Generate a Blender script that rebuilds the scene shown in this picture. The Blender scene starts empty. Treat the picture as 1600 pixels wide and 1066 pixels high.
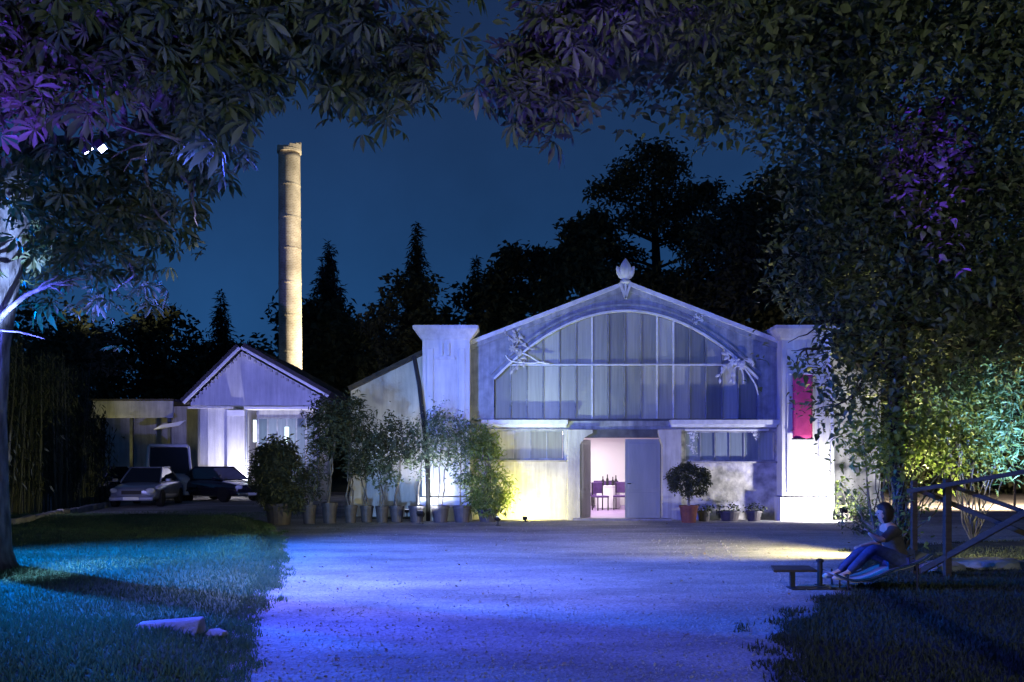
import bpy, bmesh, math, random
import numpy as np
from mathutils import Vector, Matrix, Quaternion

random.seed(7); rng = np.random.default_rng(7)
PI = math.pi
SC = bpy.context.scene
COL = SC.collection

# ---------------------------------------------------------------- camera
F = 1386.0; CH = 1.6; HY = 722.0          # focal length in photo pixels, eye height, horizon row
cam = bpy.data.cameras.new('camera'); camo = bpy.data.objects.new('camera', cam); COL.objects.link(camo)
camo.location = (0, 0, CH); camo.rotation_euler = (PI/2, 0, 0)
cam.sensor_width = 36; cam.lens = 36*F/1600; cam.shift_y = (HY-533)/1600
cam.clip_start = 0.05; cam.clip_end = 2000
SC.camera = camo
SC.view_settings.view_transform = 'Standard'; SC.view_settings.look = 'None'
SC.view_settings.exposure = 0.0; SC.view_settings.gamma = 1
try: SC.view_settings.use_curve_mapping = False
except Exception: pass
SC.cycles.use_denoising = True
SC.cycles.max_bounces = 6; SC.cycles.diffuse_bounces = 3; SC.cycles.glossy_bounces = 2
SC.cycles.transmission_bounces = 4; SC.cycles.transparent_max_bounces = 8
SC.cycles.sample_clamp_indirect = 4
SC.cycles.caustics_reflective = False; SC.cycles.caustics_refractive = False

# ---------------------------------------------------------------- night sky
W = bpy.data.worlds.new('World'); SC.world = W; W.use_nodes = True
nt = W.node_tree; nt.nodes.clear()
wo = nt.nodes.new('ShaderNodeOutputWorld'); bg = nt.nodes.new('ShaderNodeBackground')
tc = nt.nodes.new('ShaderNodeTexCoord'); sx = nt.nodes.new('ShaderNodeSeparateXYZ')
cr = nt.nodes.new('ShaderNodeValToRGB')
els = cr.color_ramp.elements
els[0].position = 0.0; els[0].color = (0.014, 0.074, 0.215, 1)
els[1].position = 1.0; els[1].color = (0.0045, 0.012, 0.045, 1)
for p, c in ((0.14, (0.014, 0.068, 0.20, 1)), (0.27, (0.0125, 0.049, 0.148, 1)), (0.42, (0.012, 0.033, 0.10, 1)), (0.56, (0.0105, 0.024, 0.075, 1))):
    e = els.new(p); e.color = c
nt.links.new(tc.outputs['Generated'], sx.inputs[0]); nt.links.new(sx.outputs['Z'], cr.inputs[0])
sn = nt.nodes.new('ShaderNodeTexNoise'); sn.inputs['Scale'].default_value = 2.6; sn.inputs['Detail'].default_value = 9; sn.inputs['Roughness'].default_value = .62; nt.links.new(tc.outputs['Generated'], sn.inputs['Vector'])
smr = nt.nodes.new('ShaderNodeMapRange'); smr.inputs[1].default_value = .3; smr.inputs[2].default_value = .7; smr.inputs[3].default_value = .84; smr.inputs[4].default_value = 1.18; nt.links.new(sn.outputs[0], smr.inputs[0])
smx = nt.nodes.new('ShaderNodeMix'); smx.data_type = 'RGBA'; smx.blend_type = 'MULTIPLY'; smx.inputs[0].default_value = 1; nt.links.new(cr.outputs[0], smx.inputs[6]); nt.links.new(smr.outputs[0], smx.inputs[7])
nt.links.new(smx.outputs[2], bg.inputs[0]); bg.inputs[1].default_value = 0.9
nt.links.new(bg.outputs[0], wo.inputs[0])

# ---------------------------------------------------------------- lamps of the place and added fills (spots sit in the floodlight fixtures built further down)
# key: position, aim, colour, watts, cone degrees, blend, radius
LAMPS = {
 'tree_blue_a': ((-4.53, 9.5, 4.94), (-0.9, 13.4, 0.0), (0.44, 0.42, 1.0), 3300, 84, 1.0, .06),
 'tree_blue_b': ((-4.39, 9.5, 4.96), (0.0, 10.2, 0.0), (0.055, 0.085, 1.0), 5000, 124, 1.0, .06),
 'facade_blue': ((-8.0, 9.0, 2.9), (3.2, 24.6, 2.9), (0.075, 0.105, 1.0), 12500, 46, 0.7, .2),
 'facade_blue_low': ((-7.0, 9.0, 0.5), (-2.0, 23.6, 1.9), (0.20, 0.42, 1.0), 7500, 34, 1.0, .15),
 'bay_warm': ((0.35, 23.7, 0.12), (0.5, 24.5, 1.1), (1.0, 0.90, 0.26), 300, 176, 0.3, .08),
 'gable_white': ((-0.35, 22.2, 0.2), (1.9, 24.6, 4.4), (0.80, 1.0, 0.66), 780, 60, 0.9, .08),
 'right_pillar_white': ((8.6, 23.1, 0.35), (8.2, 24.1, 0.5), (0.95, 0.92, 1.0), 850, 150, 0.5, .06),
 'left_pillar_white': ((-2.35, 22.9, 0.3), (-1.9, 24.3, 2.0), (0.80, 0.88, 1.0), 260, 120, 0.6, .06),
 'wing_white': ((-2.95, 24.9, 0.25), (-2.9, 26.0, 3.0), (0.75, 0.75, 1.0), 120, 80, 0.7, .06),
 'house_white': ((-11.5, 39.1, 0.25), (-12.15, 40.0, 1.9), (0.88, 0.85, 1.0), 1000, 150, 0.6, .06),
 'house_violet': ((-6.5, 24.2, 1.2), (-11.6, 40.0, 4.8), (0.22, 0.23, 1.0), 9500, 36, 0.8, .1),
 'carport_yellow': ((-17.9, 38.8, 0.4), (-17.5, 41.5, 4.0), (1.0, 0.90, 0.22), 260, 80, 0.8, .06),
 'chimney_warm': ((-1.5, 57.2, 2.0), (-15.0, 60.0, 12.9), (1.0, 0.86, 0.60), 52000, 46, 0.2, .12),
 'lawn_teal': ((-10.6, 14.0, 4.8), (-5.2, 12.3, 0.0), (0.0, 0.14, 1.0), 26000, 104, 1.0, .1),
 'trunk_uplight': ((-6.3, 9.3, 0.3), (-6.95, 12.1, 4.6), (0.25, 0.40, 1.0), 13000, 17, 0.8, .05),
 'canopy_violet_left': ((-5.6, 6.8, 0.4), (-5.0, 8.7, 5.9), (0.12, 0.03, 1.0), 6500, 38, 1.0, .06),
 'canopy_violet_right': ((6.4, 10.6, 0.4), (5.3, 11.6, 5.9), (0.12, 0.03, 1.0), 4200, 15, 0.8, .05),
 'canopy_violet_top': ((1.2, 1.6, 0.3), (0.3, 6.8, 5.2), (0.11, 0.05, 1.0), 2200, 28, 1.0, .05),
 'canopy_fill': ((1.5, -10.0, 2.4), (3.2, 12.0, 5.4), (0.90, 0.97, 0.90), 4600, 66, 1.0, .3),  # added fill that lifts the foliage, stands in for general ambient light
 'path_warm': ((17.0, 30.0, 3.0), (16.5, 33.0, 0.0), (1.0, 0.74, 0.50), 7500, 150, 0.8, .1),
 'gravel_yellow': ((6.5, 14.6, 0.75), (3.4, 16.6, 0.0), (1.0, 0.88, 0.34), 2300, 90, 1.0, .06),
 'shrub_yellow': ((6.37, 14.7, 0.3), (7.3, 14.5, 1.6), (1.0, 0.93, 0.42), 1100, 168, 0.6, .06),
 'canopy_blue': ((-2.5, 3.0, 0.4), (-4.2, 10.5, 5.0), (0.12, 0.16, 1.0), 1500, 80, 1.0, .1),
 'car_fill_lavender': ((-12.6, 18.0, 2.0), (-12.9, 33.0, 0.6), (0.42, 0.42, 1.0), 1900, 26, 0.8, .08),  # added out-of-view fill to brighten the parked cars
 'foliage_teal': ((9.9, 15.4, 0.4), (9.1, 17.4, 3.0), (0.13, 0.30, 1.0), 3800, 74, 1.0, .06),
}

# ---------------------------------------------------------------- helpers
def sc(D): return D/F
def P(px, py, D): return Vector(((px-800)*D/F, D, CH+(HY-py)*D/F))      # a photo pixel at a distance
def G(px, py, z=0.0):
    D = CH*F/(py-HY); return Vector(((px-800)*D/F, D, z))
def GD(px, D, z=0.0): return Vector(((px-800)*D/F, D, z))

def tag(o, label=None, cat=None, group=None, kind=None):
    if label: o['label'] = label
    if cat: o['category'] = cat
    if group: o['group'] = group
    if kind: o['kind'] = kind
    return o
def empty(name, loc=(0, 0, 0), rz=0, label=None, cat=None, group=None):
    o = bpy.data.objects.new(name, None); COL.objects.link(o); o.location = loc; o.rotation_euler = (0, 0, rz)
    return tag(o, label, cat, group)
def copy_tree(o, parent=None):
    c = o.copy(); COL.objects.link(c)
    if parent: c.parent = parent
    for ch in list(o.children): copy_tree(ch, c)
    return c

class MB:
    """collects shapes, links them as ONE mesh object"""
    def __init__(s): s.v = []; s.f = []; s.n = 0; s.m = []
    def add(s, vs, fs, mi=0):
        s.v.extend([tuple(v) for v in vs]); s.f.extend([tuple(i+s.n for i in f) for f in fs]); s.m.extend([mi]*len(fs)); s.n += len(vs)
        return s
    def box(s, x0, x1, y0, y1, z0, z1, mi=0):
        vs = [(x, y, z) for z in (z0, z1) for y in (y0, y1) for x in (x0, x1)]
        return s.add(vs, [(0, 2, 3, 1), (4, 5, 7, 6), (0, 1, 5, 4), (2, 6, 7, 3), (0, 4, 6, 2), (1, 3, 7, 5)], mi)
    def beam(s, a, b, w, h=None, up=(0, 0, 1), mi=0):
        a = Vector(a); b = Vector(b); h = h or w; d = (b-a).normalized(); up = Vector(up)
        if abs(d.dot(up)) > .95: up = Vector((0, 1, 0))
        r = d.cross(up).normalized()*w/2; u = r.cross(d).normalized()*h/2
        vs = [p+i*r+j*u for p in (a, b) for i, j in ((-1, -1), (1, -1), (1, 1), (-1, 1))]
        return s.add(vs, [(3, 2, 1, 0), (4, 5, 6, 7), (0, 1, 5, 4), (1, 2, 6, 5), (2, 3, 7, 6), (3, 0, 4, 7)], mi)
    def tube(s, pts, rad, n=8, cap=True, mi=0):
        pts = [Vector(p) for p in pts]; m = len(pts)
        if not hasattr(rad, '__len__'): rad = [rad]*m
        vs = []; up = None
        for i, p in enumerate(pts):
            d = (pts[min(i+1, m-1)]-pts[max(i-1, 0)]).normalized()
            if up is None:
                up = Vector((0, 0, 1)) if abs(d.z) < .9 else Vector((1, 0, 0))
            r = d.cross(up).normalized(); u = r.cross(d).normalized(); up = u
            for k in range(n):
                a = 2*PI*k/n; vs.append(p+(r*math.cos(a)+u*math.sin(a))*rad[i])
        fs = [(i*n+k, i*n+(k+1) % n, (i+1)*n+(k+1) % n, (i+1)*n+k) for i in range(m-1) for k in range(n)]
        if cap: fs += [tuple(range(n-1, -1, -1)), tuple((m-1)*n+k for k in range(n))]
        return s.add(vs, fs, mi)
    def lathe(s, prof, n=20, c=(0, 0, 0), sx=1, sy=1, mi=0):
        vs = [(c[0]+r*math.cos(2*PI*k/n)*sx, c[1]+r*math.sin(2*PI*k/n)*sy, c[2]+z) for r, z in prof for k in range(n)]
        m = len(prof)
        fs = [(i*n+k, i*n+(k+1) % n, (i+1)*n+(k+1) % n, (i+1)*n+k) for i in range(m-1) for k in range(n)]
        fs += [tuple(range(n-1, -1, -1)), tuple((m-1)*n+k for k in range(n))]
        return s.add(vs, fs, mi)
    def prism_xz(s, poly, y0, y1, mi=0):
        n = len(poly); vs = [(x, y0, z) for x, z in poly]+[(x, y1, z) for x, z in poly]
        return s.add(vs, [tuple(range(n)), tuple(range(2*n-1, n-1, -1))]+[(i, i+n, (i+1) % n+n, (i+1) % n) for i in range(n)], mi)
    def prism_xy(s, poly, z0, z1, mi=0):
        n = len(poly); vs = [(x, y, z0) for x, y in poly]+[(x, y, z1) for x, y in poly]
        return s.add(vs, [tuple(range(n-1, -1, -1)), tuple(range(n, 2*n))]+[(i, (i+1) % n, (i+1) % n+n, i+n) for i in range(n)], mi)
    def build(s, name, mat=None, parent=None, smooth=False, label=None, kind=None, loc=None, recalc=True):
        me = bpy.data.meshes.new(name); me.from_pydata(s.v, [], s.f); me.update()
        if recalc:
            bm = bmesh.new(); bm.from_mesh(me); bmesh.ops.recalc_face_normals(bm, faces=bm.faces); bm.to_mesh(me); bm.free()
        for m in (mat if isinstance(mat, (list, tuple)) else [mat]):
            if m: me.materials.append(m)
        if any(s.m): me.polygons.foreach_set('material_index', s.m)
        if smooth: me.polygons.foreach_set('use_smooth', [True]*len(me.polygons))
        o = bpy.data.objects.new(name, me); COL.objects.link(o)
        if parent: o.parent = parent
        if loc: o.location = loc
        if label: o['label'] = label
        if kind: o['kind'] = kind
        return o

def bevel(o, w=.01, seg=2, ang=35):
    m = o.modifiers.new('bevel', 'BEVEL'); m.width = w; m.segments = seg; m.limit_method = 'ANGLE'; m.angle_limit = math.radians(ang); return o

# ---------------------------------------------------------------- materials
def mat(name, col, col2=None, scale=3.0, rough=.8, bump=0.0, bscale=None, metal=0.0, spec=.3, stretch=(1, 1, 1), detail=6, lo=.35, hi=.65, trans=0, emit=None, estr=0, island=False, coat=0, streak=0):
    m = bpy.data.materials.new(name); m.use_nodes = True; n = m.node_tree; L = n.links
    b = n.nodes['Principled BSDF']
    b.inputs['Roughness'].default_value = rough; b.inputs['Metallic'].default_value = metal
    b.inputs['Specular IOR Level'].default_value = spec
    if coat: b.inputs['Coat Weight'].default_value = coat
    b.inputs['Base Color'].default_value = (*col, 1)
    t = n.nodes.new('ShaderNodeTexCoord'); mp = n.nodes.new('ShaderNodeMapping'); mp.inputs['Scale'].default_value = stretch
    L.new(t.outputs['Object'], mp.inputs[0])
    if col2 is not None:
        r = n.nodes.new('ShaderNodeValToRGB'); r.color_ramp.elements[0].color = (*col, 1); r.color_ramp.elements[1].color = (*col2, 1)
        r.color_ramp.elements[0].position = lo; r.color_ramp.elements[1].position = hi
        if island:
            g = n.nodes.new('ShaderNodeNewGeometry'); L.new(g.outputs['Random Per Island'], r.inputs[0])
            r.color_ramp.elements[0].position = 0; r.color_ramp.elements[1].position = 1
        else:
            no = n.nodes.new('ShaderNodeTexNoise'); no.inputs['Scale'].default_value = scale; no.inputs['Detail'].default_value = detail
            L.new(mp.outputs[0], no.inputs['Vector']); L.new(no.outputs[0], r.inputs[0])
        src = r.outputs[0]
        if streak:
            m2 = n.nodes.new('ShaderNodeMapping'); m2.inputs['Scale'].default_value = (3.2, 3.2, .28); L.new(t.outputs['Object'], m2.inputs[0])
            n2 = n.nodes.new('ShaderNodeTexNoise'); n2.inputs['Scale'].default_value = 1.6; n2.inputs['Detail'].default_value = 9; n2.inputs['Roughness'].default_value = .7; L.new(m2.outputs[0], n2.inputs['Vector'])
            r3 = n.nodes.new('ShaderNodeMapRange'); r3.inputs[1].default_value = .38; r3.inputs[2].default_value = .62; r3.inputs[3].default_value = 1-streak; r3.inputs[4].default_value = 1.05; L.new(n2.outputs[0], r3.inputs[0])
            x3_ = n.nodes.new('ShaderNodeMix'); x3_.data_type = 'RGBA'; x3_.blend_type = 'MULTIPLY'; x3_.inputs[0].default_value = 1; L.new(src, x3_.inputs[6]); L.new(r3.outputs[0], x3_.inputs[7]); src = x3_.outputs[2]
        L.new(src, b.inputs['Base Color'])
    if bump:
        nb = n.nodes.new('ShaderNodeTexNoise'); nb.inputs['Scale'].default_value = bscale or scale*6; nb.inputs['Detail'].default_value = 8
        L.new(mp.outputs[0], nb.inputs['Vector'])
        bu = n.nodes.new('ShaderNodeBump'); bu.inputs['Strength'].default_value = bump; bu.inputs['Distance'].default_value = .03
        L.new(nb.outputs[0], bu.inputs['Height']); L.new(bu.outputs[0], b.inputs['Normal'])
    if trans:
        tr = n.nodes.new('ShaderNodeBsdfTranslucent'); mx = n.nodes.new('ShaderNodeMixShader'); mx.inputs[0].default_value = trans
        if col2 is not None: L.new(r.outputs[0], tr.inputs[0])
        else: tr.inputs[0].default_value = (*col, 1)
        L.new(b.outputs[0], mx.inputs[1]); L.new(tr.outputs[0], mx.inputs[2]); L.new(mx.outputs[0], n.nodes['Material Output'].inputs[0])
    if emit:
        b.inputs['Emission Color'].default_value = (*emit, 1); b.inputs['Emission Strength'].default_value = estr
    return m

M = {}
M['plaster'] = mat('plaster', (.50, .49, .46), (.36, .36, .35), 1.6, .9, .35, 14, streak=.28)
M['plaster_white'] = mat('plaster_white', (.66, .65, .62), (.48, .48, .47), 1.1, .9, .3, 18, lo=.3, hi=.7, streak=.2)
M['rubble'] = mat('rubble_render', (.52, .50, .48), (.20, .20, .20), 3.2, .95, 1.0, 7)
M['stone'] = mat('stone', (.34, .33, .31), (.22, .21, .20), 4, .9, .6, 20)
M['paint'] = mat('painted_iron', (.32, .34, .37), (.20, .22, .25), 5, .5, .1, 30, spec=.5, streak=.35)
M['paint_light'] = mat('pale_painted_iron', (.60, .62, .64), (.46, .48, .50), 6, .45, .1, 30, spec=.5)
M['paint_dark'] = mat('dark_painted_iron', (.10, .11, .12), (.06, .06, .07), 5, .5, .1, 30)
M['door'] = mat('grey_painted_door', (.26, .28, .31), (.20, .22, .25), 3, .5, .15, 20, stretch=(1, 1, .2))
M['roof'] = mat('dark_roof_tiles', (.045, .042, .04), (.08, .07, .06), 6, .9, .6, 12)
M['black'] = mat('black_metal', (.015, .015, .016), None, rough=.6)
M['wood_dark'] = mat('dark_wood', (.035, .027, .02), (.06, .045, .03), 4, .8, .5, 12, stretch=(1, 1, 6))
M['bark'] = mat('bark', (.20, .18, .15), (.06, .05, .04), 9, .95, 1.0, 22, stretch=(1, 1, .35))
M['bark_dark'] = mat('dark_bark', (.06, .05, .04), (.03, .025, .02), 9, .95, .8, 18, stretch=(1, 1, .3))
M['leaf_chestnut'] = mat('chestnut_leaf', (.045, .075, .022), (.13, .14, .06), rough=.55, trans=.35, island=True, spec=.4)
M['leaf_near'] = mat('near_leaf', (.04, .065, .02), (.16, .17, .08), rough=.5, trans=.3, island=True, spec=.45)
M['leaf_light'] = mat('light_green_leaf', (.10, .16, .035), (.24, .30, .09), rough=.5, trans=.35, island=True)
M['leaf_pot'] = mat('olive_green_leaf', (.05, .09, .04), (.18, .22, .12), rough=.45, trans=.25, island=True, spec=.5)
M['leaf_far'] = mat('distant_dark_foliage', (.035, .048, .025), (.08, .09, .045), rough=.8, trans=.15, island=True)
M['needle'] = mat('conifer_needles', (.03, .04, .025), (.06, .07, .04), rough=.85, trans=.1, island=True)
M['bamboo'] = mat('bamboo_cane', (.10, .11, .07), (.05, .06, .04), 4, .6, .2, 20)
M['grass'] = mat('grass_blade', (.05, .11, .05), (.13, .20, .09), rough=.6, trans=.3, island=True)
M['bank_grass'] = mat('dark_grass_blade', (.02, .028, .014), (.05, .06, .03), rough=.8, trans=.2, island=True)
M['soil'] = mat('lawn_soil', (.05, .085, .03), (.10, .13, .05), 2.5, 1, .8, 14)
M['terracotta'] = mat('terracotta', (.28, .10, .05), (.20, .07, .04), 6, .85, .3, 20)
M['pot_dark'] = mat('dark_plastic_pot', (.045, .042, .045), (.07, .06, .06), 8, .5, .1, 20)
M['banner'] = mat('crimson_cloth', (.50, .045, .16), (.42, .035, .13), 5, .8, .3, 40)
M['white'] = mat('white_paint', (.75, .75, .74), (.66, .66, .66), 3, .6, .05, 30)
M['chimney'] = mat('chimney_brick', (.52, .40, .26), (.36, .26, .17), 2.2, .95, .4, 8, stretch=(1, 1, 2.5))
M['rubber'] = mat('tyre_rubber', (.012, .012, .013), None, rough=.8)
M['car_blue'] = mat('dark_blue_car_paint', (.20, .22, .30), None, rough=.3, metal=.3, coat=1.0)
M['car_black'] = mat('black_car_paint', (.02, .02, .028), None, rough=.2, metal=.3, coat=1.0)
M['van_white'] = mat('white_van_paint', (.5, .5, .52), None, rough=.3, coat=.6)
M['car_glass'] = mat('dark_car_glass', (.01, .012, .014), None, rough=.05, spec=.8)
M['chrome'] = mat('chrome', (.6, .6, .62), None, rough=.15, metal=1.0)
M['lampglass'] = mat('headlamp_glass', (.6, .62, .65), None, rough=.1, spec=.9)
M['jeans'] = mat('blue_denim', (.05, .065, .15), (.03, .04, .09), 20, .9, .3, 60)
M['shirt'] = mat('dark_cloth', (.035, .03, .03), (.055, .045, .04), 12, .9, .3, 40)
M['skin'] = mat('skin', (.45, .28, .20), (.40, .24, .17), 8, .55, .05, 60)
M['hair'] = mat('dark_hair', (.02, .014, .01), (.035, .022, .015), 30, .5, .4, 80)
M['canvas'] = mat('pale_canvas', (.34, .33, .30), (.27, .26, .24), 14, .85, .2, 60)
M['shoe'] = mat('pale_shoe_leather', (.45, .44, .42), None, rough=.6)
M['interior'] = mat('interior_white_wall', (.80, .76, .76), None, rough=.9)
M['interior_floor'] = mat('interior_floor', (.30, .20, .36), (.24, .15, .30), 3, .4)  # purple light on the floor is put into its colour
M['purple'] = mat('purple_upholstery', (.10, .05, .18), (.07, .03, .12), 5, .7)
M['table'] = mat('white_tablecloth', (.75, .70, .75), None, rough=.8)

def brick_round():
    m = M['chimney']; n = m.node_tree; L = n.links; b = n.nodes['Principled BSDF']; t = n.nodes.new('ShaderNodeTexCoord'); s_ = n.nodes.new('ShaderNodeSeparateXYZ'); L.new(t.outputs['Object'], s_.inputs[0])
    a = n.nodes.new('ShaderNodeMath'); a.operation = 'ARCTAN2'; L.new(s_.outputs['Y'], a.inputs[0]); L.new(s_.outputs['X'], a.inputs[1])
    k = n.nodes.new('ShaderNodeMath'); k.operation = 'MULTIPLY'; k.inputs[1].default_value = .78; L.new(a.outputs[0], k.inputs[0]); c = n.nodes.new('ShaderNodeCombineXYZ'); L.new(k.outputs[0], c.inputs[0]); L.new(s_.outputs['Z'], c.inputs[1])
    w = n.nodes.new('ShaderNodeTexBrick'); w.inputs['Scale'].default_value = 2.2; w.inputs['Mortar Size'].default_value = .03; w.inputs['Color1'].default_value = (.58, .50, .38, 1); w.inputs['Color2'].default_value = (.44, .36, .26, 1); w.inputs['Mortar'].default_value = (.66, .62, .54, 1); L.new(c.outputs[0], w.inputs['Vector'])
    no = n.nodes.new('ShaderNodeTexNoise'); no.inputs['Scale'].default_value = .9; no.inputs['Detail'].default_value = 8; L.new(t.outputs['Object'], no.inputs['Vector'])
    r = n.nodes.new('ShaderNodeMapRange'); r.inputs[1].default_value = .35; r.inputs[2].default_value = .65; r.inputs[3].default_value = .62; r.inputs[4].default_value = 1.15; L.new(no.outputs[0], r.inputs[0])
    x = n.nodes.new('ShaderNodeMix'); x.data_type = 'RGBA'; x.blend_type = 'MULTIPLY'; x.inputs[0].default_value = 1; L.new(w.outputs['Color'], x.inputs[6]); L.new(r.outputs[0], x.inputs[7]); L.new(x.outputs[2], b.inputs['Base Color'])
brick_round()
# gravel: small stones of mixed tone
def gravel_mat():
    m = bpy.data.materials.new('gravel_surface'); m.use_nodes = True; n = m.node_tree; L = n.links; b = n.nodes['Principled BSDF']
    t = n.nodes.new('ShaderNodeTexCoord')
    v = n.nodes.new('ShaderNodeTexVoronoi'); v.inputs['Scale'].default_value = 34; L.new(t.outputs['Object'], v.inputs['Vector'])
    r = n.nodes.new('ShaderNodeValToRGB'); r.color_ramp.elements[0].color = (.24, .23, .21, 1); r.color_ramp.elements[1].color = (.46, .44, .41, 1)
    L.new(v.outputs['Color'], r.inputs[0])
    no = n.nodes.new('ShaderNodeTexNoise'); no.inputs['Scale'].default_value = .8; no.inputs['Detail'].default_value = 8; no.inputs['Roughness'].default_value = .65; mpg = n.nodes.new('ShaderNodeMapping'); mpg.inputs['Scale'].default_value = (.45, 1, 1); L.new(t.outputs['Object'], mpg.inputs[0]); L.new(mpg.outputs[0], no.inputs['Vector'])
    r2 = n.nodes.new('ShaderNodeValToRGB'); r2.color_ramp.elements[0].color = (.42, .42, .42, 1); r2.color_ramp.elements[1].color = (1, 1, 1, 1)
    r2.color_ramp.elements[0].position = .35; r2.color_ramp.elements[1].position = .62; L.new(no.outputs[0], r2.inputs[0])
    mx = n.nodes.new('ShaderNodeMix'); mx.data_type = 'RGBA'; mx.blend_type = 'MULTIPLY'; mx.inputs[0].default_value = 1
    L.new(r.outputs[0], mx.inputs[6]); L.new(r2.outputs[0], mx.inputs[7]); L.new(mx.outputs[2], b.inputs['Base Color'])
    b.inputs['Roughness'].default_value = .9
    n2 = n.nodes.new('ShaderNodeTexNoise'); n2.inputs['Scale'].default_value = 9; n2.inputs['Detail'].default_value = 6; L.new(t.outputs['Object'], n2.inputs['Vector'])
    ad = n.nodes.new('ShaderNodeMath'); ad.operation = 'ADD'; L.new(v.outputs['Distance'], ad.inputs[0]); L.new(n2.outputs[0], ad.inputs[1])
    bu = n.nodes.new('ShaderNodeBump'); bu.inputs['Strength'].default_value = .5; bu.inputs['Distance'].default_value = .03
    L.new(ad.outputs[0], bu.inputs['Height']); L.new(bu.outputs[0], b.inputs['Normal'])
    return m
M['gravel'] = gravel_mat()

# frosted panes: pale sheet glass, every pane a shade of its own
def pane_mat(name, c1, c2, rough=.35, tr=.25):
    m = bpy.data.materials.new(name); m.use_nodes = True; n = m.node_tree; L = n.links; b = n.nodes['Principled BSDF']
    oi = n.nodes.new('ShaderNodeObjectInfo'); r = n.nodes.new('ShaderNodeValToRGB')
    r.color_ramp.elements[0].color = (*c1, 1); r.color_ramp.elements[1].color = (*c2, 1)
    L.new(oi.outputs['Random'], r.inputs[0])
    t = n.nodes.new('ShaderNodeTexCoord'); mp = n.nodes.new('ShaderNodeMapping'); mp.inputs['Scale'].default_value = (9, 1, .5); L.new(t.outputs['Object'], mp.inputs[0])
    no = n.nodes.new('ShaderNodeTexNoise'); no.inputs['Scale'].default_value = 2; no.inputs['Detail'].default_value = 5; L.new(mp.outputs[0], no.inputs['Vector'])
    mr = n.nodes.new('ShaderNodeMapRange'); mr.inputs[3].default_value = .6; mr.inputs[4].default_value = 1.15; L.new(no.outputs[0], mr.inputs[0])
    mx = n.nodes.new('ShaderNodeMix'); mx.data_type = 'RGBA'; mx.blend_type = 'MULTIPLY'; mx.inputs[0].default_value = 1
    L.new(r.outputs[0], mx.inputs[6]); L.new(mr.outputs[0], mx.inputs[7]); L.new(mx.outputs[2], b.inputs['Base Color'])
    b.inputs['Roughness'].default_value = rough; b.inputs['Specular IOR Level'].default_value = .5
    t2 = n.nodes.new('ShaderNodeBsdfTranslucent'); L.new(mx.outputs[2], t2.inputs[0])
    ms = n.nodes.new('ShaderNodeMixShader'); ms.inputs[0].default_value = tr; L.new(b.outputs[0], ms.inputs[1]); L.new(t2.outputs[0], ms.inputs[2])
    L.new(ms.outputs[0], n.nodes['Material Output'].inputs[0])
    return m
M['pane'] = pane_mat('frosted_pane', (.20, .22, .22), (.58, .60, .54))
M['glass_dark'] = pane_mat('reflecting_pane', (.10, .14, .18), (.30, .36, .40), .2, .1)

# ---------------------------------------------------------------- leaves
def rotmats(n, up=.0, r=None):
    """random frames; up in 0..1 pulls the leaf normal towards the zenith"""
    r = r or rng
    nrm = r.normal(size=(n, 3)); nrm[:, 2] = np.abs(nrm[:, 2])+up*2.5; nrm /= np.linalg.norm(nrm, axis=1)[:, None]
    d = r.normal(size=(n, 3)); d -= (d*nrm).sum(1)[:, None]*nrm; d /= np.linalg.norm(d, axis=1)[:, None]
    x = np.cross(d, nrm)
    return np.stack([x, d, nrm], axis=2)          # columns: across, along, normal
FARLEAF = (np.array([(0, 0, 0), (-.26, .42, .07), (0, 1, -.05), (.26, .42, .07)]), [(0, 3, 2), (0, 2, 1)])
LEAF = (np.array([(0, 0, 0), (-.19, .2, .05), (-.27, .46, .07), (-.15, .76, .0), (0, 1, -.1), (.15, .76, .0), (.27, .46, .07), (.19, .2, .05), (0, .5, -.03)]), [(0, 8, 1), (1, 8, 2), (2, 8, 3), (3, 8, 4), (4, 8, 5), (5, 8, 6), (6, 8, 7), (7, 8, 0)])
NARROW = (np.array([(0, 0, 0), (-.11, .45, .04), (0, 1, -.08), (.11, .45, .04)]), [(0, 3, 2), (0, 2, 1)])
def palmate():
    vs = []; fs = []
    for a, l in ((-125, .62), (-80, .82), (-38, .96), (0, 1.0), (38, .96), (80, .82), (125, .62)):
        a = math.radians(a); c, s_ = math.cos(a), math.sin(a); b = len(vs)
        for x, y, z in ((0, .05, 0), (-.10, .5, .0), (-.15, .74, -.06), (0, 1, -.22), (.15, .74, -.06), (.10, .5, .0), (0, .62, -.09)):
            x *= l; y *= l; vs.append((x*c+y*s_, -x*s_+y*c, z*l))
        fs += [(b, b+6, b+1), (b+1, b+6, b+2), (b+2, b+6, b+3), (b+3, b+6, b+4), (b+4, b+6, b+5), (b+5, b+6, b)]
    return np.array(vs), fs
PALM = palmate()
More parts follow.
